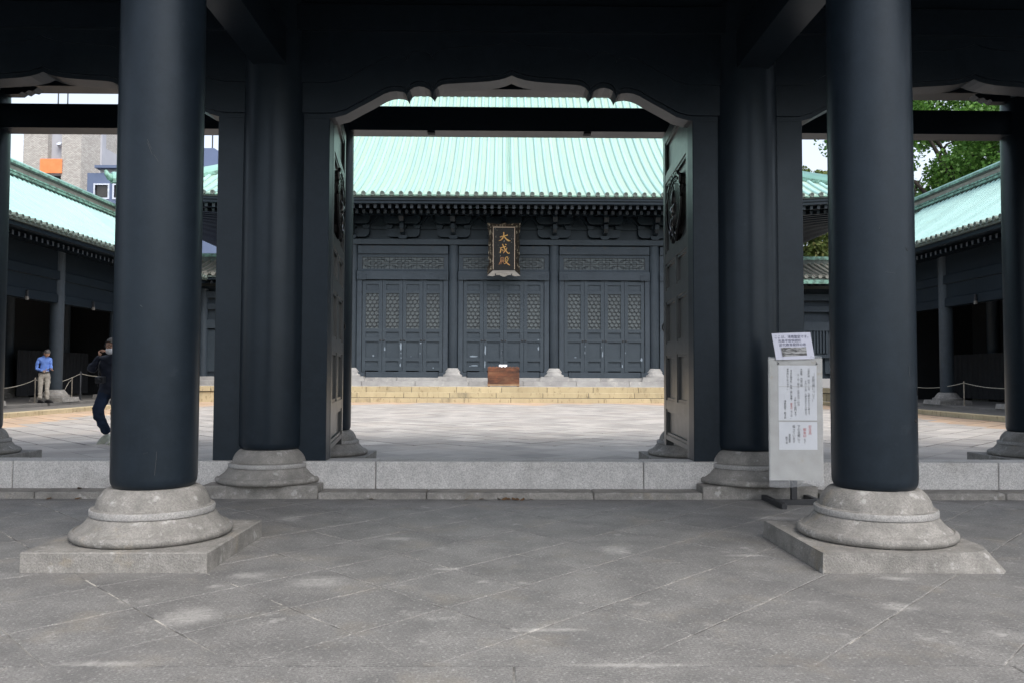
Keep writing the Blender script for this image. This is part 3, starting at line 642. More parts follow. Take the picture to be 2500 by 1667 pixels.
for k in range(5):
    X = HX + BAY * (k - 2)
    boxo('tie_beam', M['paint_dull'], hall, X - 2.0, X + 2.0, 35.80, 36.1, 6.42, 6.775, .01)
    for dx in (-1.35, -.0, 1.3): boxo('nail_cover', M['iron'], hall, X + dx - .045, X + dx + .045, 35.785, 35.80, 6.66, 6.77)
    t = link('transom', lfm, hall, (X, 35.90, 0)); link('transom_lattice', tlm, t)
    boxo('lintel', M['paint_dull'], hall, X - 2.02, X + 2.02, 35.77, 36.05, 5.275, 5.65, .01)
    for dx in (-1.8, 1.8): link('fluted_bracket', flm, hall, (X + dx, 35.77, 0))
    for s in (-1, 1):
        x0, x1 = sorted((X + s * 1.80, X + s * 2.01)); boxo('door_jamb', M['paint_dull'], hall, x0, x1, 35.82, 36.1, 1.0, 5.274, .006)
        x0, x1 = sorted((X + s * 1.62, X + s * 1.98)); boxo('sill_bracket', M['paint_dull'], hall, x0, x1, 35.75, 35.79, .99, 1.20)
    boxo('door_sill', M['paint_dull'], hall, X - 1.6, X + 1.6, 35.78, 36.1, .965, 1.213, .01)
    boxo('stone_sill', M['pale_stone'], hall, X - 1.66, X - .2, 35.62, 36.2, .818, .962, .01); boxo('stone_sill', M['pale_stone'], hall, X - .19, X + 1.66, 35.622, 36.2, .818, .962, .01)
    for i in range(4):
        lo = link('door_leaf', frm, hall, (X - 1.79 + i * .895, 35.88, 1.216))
        for pm in pmeshes: link('panel', pm, lo)
        link('lattice', hxm, lo)
        for dx in ((LW - .07,) if i == 0 else (.07,) if i == 3 else (.07, LW - .07)):
            link('door_knob', kbm, lo, (dx, 0, 1.37), (R(90), 0, 0))
# flaked paint patches, each where the door shows it
FLK = [(840, 640, q) for q in ((350, 1125, 11, 11), (487, 1045, 9, 26), (680, 1010, 12, 52), (683, 1095, 6, 12), (684, 1150, 6, 12), (675, 1235, 9, 22), (800, 1133, 6, 6), (910, 1098, 7, 8), (915, 975, 9, 9), (1068, 1268, 8, 9),
    (1540, 1128, 56, 11), (1563, 1238, 56, 8), (1507, 1248, 6, 12), (1690, 1060, 11, 62), (1685, 1220, 7, 62), (1890, 1090, 8, 48))] + [(1200, 640, q) for q in ((125, 1090, 9, 50), (562, 1030, 10, 28), (560, 930, 7, 7), (1005, 1138, 17, 7),
    (1122, 1005, 5, 12), (1120, 1080, 5, 20), (1332, 1100, 8, 36), (1318, 1015, 4, 10), (1568, 1240, 9, 20), (1607, 1080, 6, 12), (1800, 1160, 14, 24))]
for ox, oy, (fx_, fy_, wx_, wy_) in FLK:
    X = (ox + fx_ / 4.9 - 1225) * .01812 + HX - .078; Z = 1.1 - (oy + fy_ / 4.9 - 914.5) * .01812
    wx_, wz_ = wx_ / 4.9 * .0181, wy_ / 4.9 * .0181; u_ = None
    for k in range(5):
        d_ = X - (HX + BAY * (k - 2) - 1.79)
        if 0 <= d_ < 3.58: u_ = d_ % .895
    if u_ is None: continue
    zl = Z - 1.216; inp = .165 < u_ < .73 and any(a < zl < c for a, c in ((.215, .47), (.62, 1.325), (1.475, 1.74)))
    yy = 35.938 if inp else 35.88
    if not inp and wx_ > .1: wx_ = .1
    n = 11; b = MB(); P = [(X + wx_ * math.cos(t) * random.uniform(.6, 1.1), Z + wz_ * math.sin(t) * random.uniform(.65, 1.1)) for t in np.linspace(0, 2 * PI, n + 1)[:-1]]
    b.prism(P, yy - .004, yy + .002); b.build('paint_flake', M['primer'], hall)
# bracket sets and struts; their darker paint stands in for deep eave shade
bs = MB()
bs.prism([(-.13, 7.06), (.13, 7.06), (.20, 7.13), (.20, 7.22), (-.20, 7.22), (-.20, 7.13)], -.22, .2)
def boat(b, w_, z0, z1, y0, y1):
    P = []
    for i in range(5):
        a = i / 4 * PI / 2; P.append((w_ - .22 + .22 * math.sin(a), z0 + .22 * (1 - math.cos(a))))
    P = [(-p[0], p[1]) for p in P[::-1]] + P
    P += [(w_, z1), (-w_, z1)]; b.prism(P, y0, y1)
boat(bs, .74, 7.16, 7.52, -.05, .05); boat(bs, .80, 7.72, 8.05, -.28, -.16)
for x in (-.62, 0, .62): bs.prism([(x - .10, 7.52), (x + .10, 7.52), (x + .15, 7.60), (x + .15, 7.68), (x - .15, 7.68), (x - .15, 7.60)], -.12, .12)
for x in (-.66, .66): bs.prism([(x - .12, 8.05), (x + .12, 8.05), (x + .17, 8.12), (x - .17, 8.12)], -.34, -.08)
bs.prism([(-.62, 7.46), (-.50, 7.30), (0, 7.22), (.15, 7.22), (.15, 7.66), (-.62, 7.66)], -.085, .085, 'x')
bs.prism([(-.85, 7.92), (-.72, 7.74), (-.3, 7.68), (.15, 7.68), (.15, 8.05), (-.85, 8.05)], -.10, .10, 'x')
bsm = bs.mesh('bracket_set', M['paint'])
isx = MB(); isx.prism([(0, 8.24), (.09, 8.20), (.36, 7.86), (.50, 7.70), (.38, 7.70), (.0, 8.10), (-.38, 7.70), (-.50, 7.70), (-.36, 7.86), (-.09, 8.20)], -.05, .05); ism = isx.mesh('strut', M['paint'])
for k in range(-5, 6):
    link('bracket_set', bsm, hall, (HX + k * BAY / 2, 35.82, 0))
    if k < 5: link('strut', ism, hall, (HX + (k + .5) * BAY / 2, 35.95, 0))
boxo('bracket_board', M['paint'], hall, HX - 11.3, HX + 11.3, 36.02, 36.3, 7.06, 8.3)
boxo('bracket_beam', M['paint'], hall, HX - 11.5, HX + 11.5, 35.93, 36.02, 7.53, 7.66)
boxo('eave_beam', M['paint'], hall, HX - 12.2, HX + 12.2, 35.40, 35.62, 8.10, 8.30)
# roof geometry
HALF, TMAX, TG = 15.95, 11.2, 4.6
def rz(t, x=0):
    e = max(0, abs(x) - 11.3) / 4.6
    return 8.45 + .42 * t + .026 * t * t + .42 * e * e * max(0, 1 - t / 6)
def roof_pt(x, t): return (HX + x, 33.0 + t, rz(t, x))
vs = []; fs = []; uvs = []
nx, ntt = 84, 26
sh = MB(); idx = {}
grid_v = []; 
for i in range(nx + 1):
    x = -HALF + 2 * HALF * i / nx; tm = TMAX if abs(x) < HALF - TG else max(.001, HALF - abs(x))
    for j in range(ntt + 1): grid_v.append((x, tm * j / ntt))
me = bpy.data.meshes.new('roof_sheet')
F = [(i * (ntt + 1) + j, (i + 1) * (ntt + 1) + j, (i + 1) * (ntt + 1) + j + 1, i * (ntt + 1) + j + 1) for i in range(nx) for j in range(ntt)]
me.from_pydata([roof_pt(x, t) for x, t in grid_v], [], F); me.materials.append(M['sheet'])
uvl = me.uv_layers.new(name='UVMap')
for lp in me.loops: uvl.data[lp.index].uv = grid_v[lp.vertex_index]
me.polygons.foreach_set('use_smooth', [True] * len(me.polygons)); me.update(); link('roof_sheet', me, hall)
SP = .384; NR = int(HALF / SP)
cap = MB(); cap.lathe([(.0, .014), (.062, .014), (.066, .03), (.092, .03), (.094, 0), (.094, -.10)], n=20, cap=False); capm = cap.mesh('end_tile', [M['end_tile'], M['copper_dark']], True, 40)
for p in capm.polygons:
    if max((capm.vertices[i].co.x ** 2 + capm.vertices[i].co.y ** 2) ** .5 for i in p.vertices) < .07: p.material_index = 1
def roll_mesh(pts, r, nm, m, n=7):
    b = MB(); k = len(pts); V_ = []; Fc = []
    for i, p in enumerate(pts):
        p = Vector(p); d = (Vector(pts[min(i + 1, k - 1)]) - Vector(pts[max(i - 1, 0)])).normalized()
        a = d.cross(Vector((0, 0, 1))).normalized(); u = a.cross(d)
        for j in range(n):
            th = PI * j / (n - 1); V_.append(p + a * math.cos(th) * r + u * math.sin(th) * r)
    for i in range(k - 1):
        for j in range(n - 1): Fc.append((i * n + j, i * n + j + 1, (i + 1) * n + j + 1, (i + 1) * n + j))
    b.add(V_, Fc); b.m = 1
    for s_1 in (-1, 1):  # thin dark strip along each foot of the roll, painted as its contact shadow
        V_ = []
        for i, p in enumerate(pts):
            p = Vector(p); d = (Vector(pts[min(i + 1, k - 1)]) - Vector(pts[max(i - 1, 0)])).normalized(); a = d.cross(Vector((0, 0, 1))).normalized(); u = a.cross(d)
            V_ += [p + a * s_1 * (r - .004) + u * .012, p + a * s_1 * (r + .010) + u * .008]
        b.add(V_, [(2 * i, 2 * i + 1, 2 * i + 3, 2 * i + 2) for i in range(k - 1)])
    return b.mesh(nm, [m, M['roll_shade']], True)
std = flatm = None
for k in range(-NR, NR + 1):
    x = k * SP
    tm = TMAX if abs(x) < HALF - TG else HALF - abs(x) - .12
    if tm < .3: continue
    if abs(x) < HALF - TG:
        if std is None: std = roll_mesh([(0, 33.0 + t, rz(t)) for t in np.linspace(-.02, TMAX, 22)], .082, 'roof_roll', M['copper_roll'])
        o = link('roof_roll', std, hall, (HX + x, 0, 0))
    else:
        o = link('roof_roll', roll_mesh([roof_pt(x, t) for t in np.linspace(-.02, tm, 12)], .082, 'roof_roll', M['copper_roll']), hall)
    link('end_tile', capm, hall, (HX + x, 32.955, rz(0, x) + .03), (R(90), 0, 0))
    if abs(x + SP / 2) < HALF:
        zz = rz(0, x + SP / 2); b = MB(); b.prism([(-.105, -.02), (.105, -.02), (.105, .035), (-.105, .035)], -.03, .03)
        if flatm is None: flatm = b.mesh('eave_tile', M['copper_old'])
        link('eave_tile', flatm, hall, (HX + x + SP / 2, 32.98, zz - .045))
# fascia, rafters follow the eave's rise at the corners
def eave_strip(nm, m, y0, y1, z0, z1):
    b = MB(); n = 60
    V_ = []
    for i in range(n + 1):
        x = -HALF + .1 + (2 * HALF - .2) * i / n; dz = rz(0, x) - 8.45
        V_ += [(HX + x, y0, z0 + dz), (HX + x, y1, z0 + dz), (HX + x, y1, z1 + dz), (HX + x, y0, z1 + dz)]
    Fc = []
    for i in range(n):
        for j in range(4): Fc.append((4 * i + j, 4 * i + (j + 1) % 4, 4 * i + 4 + (j + 1) % 4, 4 * i + 4 + j))
    Fc += [(0, 1, 2, 3), (4 * n, 4 * n + 1, 4 * n + 2, 4 * n + 3)]; b.add(V_, Fc); return b.build(nm, m, hall)
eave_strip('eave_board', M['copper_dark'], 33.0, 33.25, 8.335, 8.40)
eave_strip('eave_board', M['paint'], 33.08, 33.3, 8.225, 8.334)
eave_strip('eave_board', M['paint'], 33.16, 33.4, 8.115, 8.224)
def rafter_mesh(L, w_, h, slope, nm):
    b = MB(); b.m = 0; dz = L * slope
    vs = [(-w_ / 2, 0, -h / 2), (w_ / 2, 0, -h / 2), (w_ / 2, 0, h / 2), (-w_ / 2, 0, h / 2), (-w_ / 2, L, -h / 2 + dz), (w_ / 2, L, -h / 2 + dz), (w_ / 2, L, h / 2 + dz), (-w_ / 2, L, h / 2 + dz)]
    b.add(vs, [(4, 7, 6, 5), (0, 4, 5, 1), (1, 5, 6, 2), (2, 6, 7, 3), (3, 7, 4, 0)]); b.m = 1; b.add(vs[:4], [(0, 1, 2, 3)])
    return b.mesh(nm, [M['paint'], M['rafter_end']])
rm1 = rafter_mesh(1.6, .122, .15, .16, 'flying_rafter'); rm2 = rafter_mesh(2.0, .12, .15, .16, 'base_rafter')
RS = .303; nr = int(HALF / RS)
for k in range(-nr, nr + 1):
    x = k * RS + .1; dz = rz(0, x) - 8.45
    if abs(x) < HALF - .3:
        link('flying_rafter', rm1, hall, (HX + x, 33.42, 8.04 + dz))
        if abs(x) < HALF - 1.2: link('base_rafter', rm2, hall, (HX + x, 34.25, 7.985 + dz * .8))
# underside board, side eaves, remaining slopes
b = MB(); n = 48; V_ = []; Fc = []
for i in range(n + 1):
    x = -HALF + .2 + (2 * HALF - .4) * i / n; dz = rz(0, x) - 8.45
    V_ += [(HX + x, 33.3, 8.13 + dz), (HX + x, 36.4, 8.62 + dz * .6)]
for i in range(n): Fc.append((2 * i, 2 * i + 1, 2 * i + 3, 2 * i + 2))
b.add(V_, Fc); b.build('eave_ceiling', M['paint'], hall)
YB = 33 + 2 * TMAX + .4
for s in (-1, 1):
    X0 = HX + s * HALF
    b = MB(); V_ = []; Fc = []; n = 30; m_ = 8
    for i in range(n + 1):
        for j in range(m_ + 1):
            t = TG * j / m_; y = 33 + t + (YB - 33 - 2 * t) * i / n; e = max(0, 4.6 - min(y - 33, YB - y)) / 4.6
            V_.append((HX + s * (HALF - t), y, 8.45 + .42 * t + .026 * t * t + .42 * e * e * max(0, 1 - t / 6)))
    for i in range(n):
        for j in range(m_): Fc.append((i * (m_ + 1) + j, i * (m_ + 1) + j + 1, (i + 1) * (m_ + 1) + j + 1, (i + 1) * (m_ + 1) + j))
    b.add(V_, Fc); b.build('side_roof', M['copper'], hall, True)
    b = MB(); b.add([(HX + s * 11.2, 33.3, 8.62), (HX + s * (HALF - .2), 33.3, 8.14), (HX + s * (HALF - .2), YB - .3, 8.14), (HX + s * 11.2, YB - .3, 8.62)], [(0, 1, 2, 3)]); b.build('eave_ceiling', M['paint'], hall)
    boxo('eave_board', M['paint'], hall, min(X0, X0 - s * .3), max(X0, X0 - s * .3), 37.0, YB - 3, 8.15, 8.38)
    y = 33.9
    while y < 46:
        e = max(0, 4.6 - (y - 33)) / 4.6
        b = None
        o = link('base_rafter', rm2, hall, (HX + s * (HALF - .35), y, 8.02 + .42 * e * e), (0, 0, R(90 * s)), (1, 2.0, 1)); y += RS
    # hip ridge
    pts = [Vector(roof_pt(s * (HALF - t), t)) + Vector((0, 0, .02)) for t in np.linspace(-.05, TG, 12)]
    for rr_, dz_, mm in ((.17, .06, M['copper_old']), (.15, .20, M['copper']), (.09, .34, M['copper_roll'])):
        b = MB(); k = len(pts); d = Vector((-s, 1, 0)).normalized(); a = d.cross(Vector((0, 0, 1))); V_ = []; Fc = []
        for p in pts:
            V_ += [p - a * rr_ + Vector((0, 0, dz_ - .12)), p + a * rr_ + Vector((0, 0, dz_ - .12)), p + a * rr_ + Vector((0, 0, dz_ + .04)), p - a * rr_ + Vector((0, 0, dz_ + .04))]
        for i in range(k - 1):
            for j in range(4): Fc.append((4 * i + j, 4 * i + (j + 1) % 4, 4 * i + 4 + (j + 1) % 4, 4 * i + 4 + j))
        Fc += [(0, 1, 2, 3), (4 * k - 4, 4 * k - 3, 4 * k - 2, 4 * k - 1)]; b.add(V_, Fc); b.build('hip_ridge', mm, hall)
    p = pts[0]; b = MB(); b.tube([p + Vector((s * -.1, .1, .08)), p + Vector((s * .06, -.06, .16)), p + Vector((s * .14, -.14, .28)), p + Vector((s * .17, -.17, .42))], [.15, .14, .10, .05], 8); b.build('ridge_ornament', M['copper_old'], hall, True)
    gx = HX + s * (HALF - TG); b = MB()
    pr = [(33 + t, rz(t)) for t in np.linspace(TG, TMAX, 6)]; pr = pr + [(2 * (33 + TMAX) - y + .4, z) for y, z in pr[::-1]]
    b.prism(pr, gx - .06, gx + .06, 'x'); b.build('gable', M['paint'], hall)
b = MB(); V_ = []; Fc = []
for j in range(8):
    t = TMAX * j / 7; hw_ = HALF - min(t, TG); V_ += [(HX - hw_, YB - t, rz(t)), (HX + hw_, YB - t, rz(t))]
for j in range(7): Fc.append((2 * j, 2 * j + 1, 2 * j + 3, 2 * j + 2))
b.add(V_, Fc); b.build('back_roof', M['copper'], hall)
boxo('main_ridge', M['copper_old'], hall, HX - 11.4, HX + 11.4, 44.12, 44.7, 16.35, 17.3)
boxo('main_ridge_cap', M['copper_dark'], hall, HX - 11.4, HX + 11.4, 44.06, 44.14, 16.42, 16.62)
# lightning cable / ladder chain down the middle of the roof
b = MB()
cpt = lambda t, dx=0, dz=.10: (HX + .235 + dx, 33 + t, rz(t) + dz)
for dx in (-.055, .055): b.tube([cpt(t, dx) for t in np.linspace(1.9, TMAX, 20)], .008, 4)
for t in np.arange(2.0, TMAX, .14): b.tube([cpt(t, -.055), cpt(t + .07, .055), cpt(t + .14, -.055)], .009, 4)
b.tube([cpt(1.9, -.055), cpt(1.78, -.04), cpt(1.74, 0), cpt(1.78, .04), cpt(1.9, .055)], .014, 5)
b.build('roof_chain', M['copper'], hall)

# ================================================================== CLOISTERS
def cloister(s):
    X_ = lambda a: CX0 + s * a
    side = 'left' if s < 0 else 'right'
    cl = thing('cloister', f'long dark {side} cloister with a sloping pale verdigris roof, open to the courtyard', 'cloister', group='cloisters flanking the courtyard')
    Y0, Y1 = 13.0, (34.4 if s < 0 else 31.5)
    YE1 = Y1 if s < 0 else 30.6
    def bx(nm, m, a, b_, y0, y1, z0, z1, c=0): x0, x1 = sorted((X_(a), X_(b_))); return boxo(nm, m, cl, x0, x1, y0, y1, z0, z1, c)
    y = Y0
    while y < 31.9:
        bx('curb_stone', M['sandstone'], 12.15, 12.45, y + .005, min(31.9, y + 1.25) - .005, -.03, .118, .008)
        bx('curb_stone', M['plat'], 13.70, 14.0, y + .304, min(31.9, y + 1.55) - .005, .0, .205, .01); y += 1.25
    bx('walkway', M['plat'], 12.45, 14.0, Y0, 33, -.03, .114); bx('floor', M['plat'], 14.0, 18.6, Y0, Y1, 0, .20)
    cs = .93
    for i, Y in enumerate((14.2, 18.1, 21.98, 25.85, 29.75, 33.6)):
        if Y > Y1: continue
        for a in (14.2, 18.1):
            c = link('column', hcm, cl, (X_(a), Y, -.92), (0, 0, 0), (1, 1, 1)); c.scale = (.87, .87, .86); c.location.z = .20 + .18 + .18 - 1.384 * .86
            pe = MB()
            c2 = link('pedestal', clp, c, (0, 0, 0)); c2.matrix_parent_inverse = Matrix.Identity(4)
            c2.scale = (1.08, 1.08, 1 / .86); c2.location.z = (.205 - c.location.z) / .86
        bx('lower_beam', M['paint'], 14.06, 14.34, Y + .18, Y + 3.68, 3.29, 3.56, .01) if i < (5 if s < 0 else 4) else None
        if i < (5 if s < 0 else 4):
            bx('wall_panel', M['paint'], 14.13, 14.27, Y + .18, Y + 3.68, 3.56, 4.02)
            bx('beam_bracket', M['plat'], 14.0, 14.05, Y + 1.88, Y + 1.98, 3.23, 3.33)
            bx('beam_bracket', M['iron'], 14.0, 14.05, Y + 1.89, Y + 1.97, 3.33, 3.52)
    bx('upper_beam', M['paint'], 14.05, 14.35, Y0, Y1, 4.02, 4.30, .01)
    bx('bracket_panel', M['paint'], 14.12, 14.28, Y0, Y1, 4.30, 5.0)
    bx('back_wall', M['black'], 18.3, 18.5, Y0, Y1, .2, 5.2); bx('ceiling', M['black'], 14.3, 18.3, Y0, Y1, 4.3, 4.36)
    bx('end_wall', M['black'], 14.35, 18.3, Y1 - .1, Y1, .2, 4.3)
    # roof
    XE, XR, ZE, ZR = 12.585, 16.1, 5.12, 7.52
    L = XR - XE
    rf = lambda t: (ZE + .50 * t + (ZR - ZE - .50 * L) / L / L * t * t)
    me_ = MB(); V_ = []; Fc = []
    for j in range(15):
        t = L * j / 14; V_ += [(X_(XE + t), Y0, rf(t)), (X_(XE + t), YE1 + (Y1 - YE1) * t / L, rf(t))]
    for j in range(14): Fc.append((2 * j, 2 * j + 1, 2 * j + 3, 2 * j + 2))
    me_.add(V_, Fc); o = me_.build('roof_sheet', M['sheet'], cl, True); u = o.data.uv_layers.new(name='UVMap')
    for lp in o.data.loops:
        v = o.data.vertices[lp.vertex_index].co; u.data[lp.index].uv = (v.y, abs(v.x) * 1.2)
    me_ = MB(); me_.add([(X_(XR), Y0, ZR), (X_(XR), Y1, ZR), (X_(19.6), Y1, ZE), (X_(19.6), Y0, ZE)], [(0, 1, 2, 3)]); me_.build('back_roof', M['copper'], cl)
    gp = [(X_(12.9), 5.0), (X_(XR), ZR), (X_(19.3), 5.0)]; me_ = MB(); me_.prism(gp, Y1 - .2, Y1 - .1); me_.build('gable', M['paint'], cl)
    rm = roll_mesh([(s * t, 0, rf(t)) for t in np.linspace(-.02, L, 12)], .062, 'roof_roll', M['copper_roll'], 6)
    rft = cl_raft
    sp = .2745; y = Y0 + .1; k = 0
    while y < YE1:
        link('roof_roll', rm, cl, (X_(XE), y, 0))
        link('end_tile', capm, cl, (X_(XE) - s * .04, y, ZE + .02), (R(90), 0, R(90 * (1 if s < 0 else -1))), (.76, .76, .76))
        link('rafter', rft, cl, (X_(13.0), y + .1, 4.80), (0, 0, R(90 if s < 0 else -90)), (1, 1, 1))
        y += sp; k += 1
    bx('eave_board', M['copper_dark'], XE, XE + .22, Y0, YE1, ZE - .10, ZE - .035)
    bx('eave_board', M['paint'], XE + .08, XE + .3, Y0, YE1, ZE - .22, ZE - .10)
    me_ = MB(); me_.add([(X_(12.8), Y0, 4.90), (X_(12.8), Y1, 4.90), (X_(14.2), Y1, 5.12), (X_(14.2), Y0, 5.12)], [(0, 1, 2, 3)]); me_.build('eave_ceiling', M['paint'], cl)
    # ridge: tick row, plain band, cap
    bx('ridge_core', M['copper_dark'], XR - .15, XR + .15, Y0, Y1, ZR - .1, ZR + .16)
    tk = MB(); y = Y0
    while y < Y1:
        h = random.uniform(0, .01); tk.box(*sorted((X_(XR - .21), X_(XR - .15))), y, y + .085, ZR - .02, ZR + .05 + h)
        if (k := k + 1) % 2: tk.box(*sorted((X_(XR - .19), X_(XR - .15))), y, y + .19, ZR + .09, ZR + .14)
        y += .11
    tag(tk.build('ridge_tile', M['copper_old'], cl), kind='stuff')
    bx('ridge_band', M['grey_tile'], XR - .12, XR + .12, Y0, Y1, ZR + .161, ZR + .31)
    bx('ridge_cap', M['copper_dark'], XR - .17, XR + .17, Y0, Y1, ZR + .311, ZR + .36)
    y = Y0
    while y < Y1: bx('ridge_cap_plate', M['copper_old'], XR - .19, XR + .19, y + .004, min(Y1, y + .44) - .004, ZR + .361, ZR + .44); y += .44
    b = MB(); b.tube([(X_(XR), Y0, ZR + .46), (X_(XR), Y1, ZR + .46)], .10, 10); b.build('ridge_roll', M['copper'], cl, True)
    return cl
clp_b = MB(); clp_b.prism([(-.56, 0), (.56, 0), (.52, .14), (-.52, .14)], -.54, .54); clp_b.lathe([(.46, .14), (.46, .20), (.40, .215), (.37, .255), (.34, .30), (.27, .375)], n=28)
clp = clp_b.mesh('pedestal', M['granite_base'], True, 30)
cl_raft = rafter_mesh(1.4, .085, .12, .16, 'rafter')
cloister(-1); cloister(1)

# ================================================================== SIDE WINGS between hall and cloisters
def wing(s):
    X_ = lambda a: CX0 + s * a
    side = 'left' if s < 0 else 'right'
    wg = thing('side_wing', f'low {side} wing beside the great hall with a weathered grey tiled roof', 'side wing', group='wings joining hall and cloisters')
    def bx(nm, m, a, b_, y0, y1, z0, z1, c=0): x0, x1 = sorted((X_(a), X_(b_))); return boxo(nm, m, wg, x0, x1, y0, y1, z0, z1, c)
    bx('wall', M['paint_dull'], 11.4, 18.4, 36.4, 36.6, .98, 5.0)
    for a in (11.9, 13.4 if s < 0 else 12.25, 15.0):
        b = MB(); b.lathe([(.2, .98), (.2, 4.85)], X_(a), 36.3, 24); b.build('column', M['paint_dull'], wg, True, 50)
    bx('top_beam', M['paint_dull'], 11.5, 18.4, 36.15, 36.45, 4.45, 4.75, .01); bx('mid_beam', M['paint_dull'], 12.5, 18.4, 36.2, 36.42, 3.95, 4.2, .01)
    bx('mid_beam', M['paint_dull'], 12.5, 18.4, 36.2, 36.42, 3.1, 3.5, .01)
    for i in range(4):
        a = 12.62 + i * .9; bx('wall_panel', M['door_paint'], a + (.05 if s > 0 else .0), a + .78, 36.3, 36.4, 1.2, 3.05, .01)
    if s > 0:
        for i in range(12): bx('slat', M['paint_dull'], 12.95 + i * .14, 13.03 + i * .14, 36.22, 36.3, 2.1, 3.3)
        bx('slat_frame', M['paint_dull'], 12.8, 12.9, 36.2, 36.3, 1.2, 3.5); bx('rail', M['paint_dull'], 12.8, 18, 36.2, 36.3, 1.9, 2.05)
    ZE, YE, YR, ZR = 5.36, 34.95, 38.0, 6.38
    rf = lambda t: ZE + .22 * t + (ZR - ZE - .22 * 3.05) / 9.3 * t * t
    b = MB(); V_ = []; Fc = []
    for j in range(9):
        t = 3.05 * j / 8; V_ += [(X_(10.9), YE + t, rf(t)), (X_(17.5), YE + t, rf(t))]
    for j in range(8): Fc.append((2 * j, 2 * j + 1, 2 * j + 3, 2 * j + 2))
    b.add(V_, Fc); b.build('roof_sheet', M['grey_tile'], wg, True)
    rm = roll_mesh([(0, YE + t, rf(t)) for t in np.linspace(-.02, 3.05, 9)], .075, 'roof_roll', M['grey_tile'], 7)
    a = 11.0
    while a < 17.4:
        link('roof_roll', rm, wg, (X_(a), 0, 0)); link('end_tile', capg, wg, (X_(a), YE - .03, ZE + .02), (R(90), 0, 0), (.9, .9, .9))
        link('rafter', cl_raft, wg, (X_(a) + .1, YE + .35, ZE - .30)); a += .305
    bx('eave_board', M['copper_dark'], 10.9, 17.5, YE, YE + .25, ZE - .12, ZE - .05); bx('eave_board', M['paint'], 10.9, 17.5, YE + .08, YE + .3, ZE - .22, ZE - .12)
    bx('ridge', M['copper_dark'], 10.9, 17.5, YR - .18, YR + .2, ZR - .1, ZR + .14); bx('ridge_cap', M['copper_old'], 10.9, 17.5, YR - .22, YR + .24, ZR + .14, ZR + .30, .02)
    bx('back_roof', M['grey_tile'], 10.9, 17.5, YR, YR + .3, 5, ZR)
    if s > 0: bx('gutter', M['copper_old'], 12.75, 14.6, YE - .12, YE + .02, ZE - .30, ZE - .13)
capg = cap.mesh('end_tile', M['grey_tile'], True, 40)
wing(-1); wing(1)

# ================================================================== BACKGROUND BUILDINGS
def windowed(parent, m, x0, x1, y0, y1, z0, z1, wins, depth=.12):
    """wall slab on the -y side with real openings"""
    xs = sorted({x0, x1, *[q[0] for q in wins], *[q[1] for q in wins]}); zs = sorted({z0, z1, *[q[2] for q in wins], *[q[3] for q in wins]})
    b = MB()
    for i in range(len(xs) - 1):
        for j in range(len(zs) - 1):
            cx, cz = (xs[i] + xs[i + 1]) / 2, (zs[j] + zs[j + 1]) / 2
            if any(q[0] < cx < q[1] and q[2] < cz < q[3] for q in wins): continue
            b.box(xs[i], xs[i + 1], y0, y0 + depth, zs[j], zs[j + 1])
    b.box(x0, x1, y0 + depth + .25, y1, z0, z1); b.build('wall', m, parent)
    for q in wins:
        f = MB(); t = .11
        for r_ in ((q[0] - t, q[1] + t, q[3], q[3] + t), (q[0] - t, q[1] + t, q[2] - t, q[2]), (q[0] - t, q[0], q[2], q[3]), (q[1], q[1] + t, q[2], q[3])): f.box(r_[0], r_[1], y0 - .05, y0 + .1, r_[2], r_[3])
        wo = f.build('window', M['white_wall'], parent); boxo('pane', M['glass'], wo, q[0], q[1], y0 + .13, y0 + .16, q[2], q[3])
tw = thing('office_tower', 'beige tile clad tower with a grey recess and an orange banner, behind the left cloister', 'tower')
boxo('wall', M['tower'], tw, -41.5, -39.4, 70, 78, 0, 23.4); boxo('wall', M['tower'], tw, -38.2, -36.5, 70, 78, 0, 23.4)
b = MB(); b.prism([(-36.497, 70.003), (-35.9, 72), (-35.9, 78), (-36.497, 78)], 0, 23.4, 'z'); b.build('side_wall', M['tower'], tw)
boxo('side_wall', M['grey_wall'], tw, -36.8, -35.75, 72.05, 72.8, 0, 23.3); boxo('side_wall', M['grey_wall'], tw, -36.8, -35.75, 72.81, 78, 0, 21.3)
boxo('recess_wall', M['grey_wall'], tw, -39.395, -38.205, 70.6, 78, 0, 23.4)
boxo('recess_opening', M['black'], tw, -39.35, -38.25, 70.5, 70.59, 8, 18.2)
boxo('banner', M['orange'], tw, -39.97, -38.08, 69.85, 69.97, 18.3, 19.55, .03)
b = MB(); b.prism([(70.1, 20.85), (70.6, 20.7), (70.6, 21.15), (70.4, 21.15)], -38.75, -38.4, 'x'); b.build('vent_hood', M['white_wall'], tw)
for px, y, z0, z1, lab in ((-39.7, 72, 23.2, 30, 'thin rooftop aerial on the beige tower, nearest the left'), (-39.4, 73, 23.2, 31, 'thin rooftop aerial on the beige tower, the right of the pair')):
    b = MB(); b.tube([(px, y, z0), (px, y, (z0 + z1) / 2), (px, y, z1)], [.07, .05, .035], 6); tag(b.build('rooftop_aerial', M['iron']), lab, 'aerial')
bb = thing('blue_house', 'slate blue building with white framed windows beside the beige tower', 'building')
windowed(bb, M['blue_wall'], -30.8, -20.0, 60, 68, 0, 15.9, [(-30.05, -27.7 + -.0, 13.9, 14.9)] and [(-30.2, -29.25, 14.05, 15.0), (-28.8, -27.85, 14.05, 15.0), (-26.6, -25.6, 13.05, 14.95), (-24.6, -23.6, 13.05, 14.95)])
b = MB(); boxo('roof_slab', M['blue_wall'], bb, -30.2, -19.8, 59.8, 68, 16.25, 16.45); boxo('roof_wall', M['grey_wall'], bb, -30.0, -20.0, 60.3, 67.8, 15.91, 16.249)
bb2 = thing('blue_roofed_house', 'pale blue gabled building rising behind the left corner of the great hall', 'building')
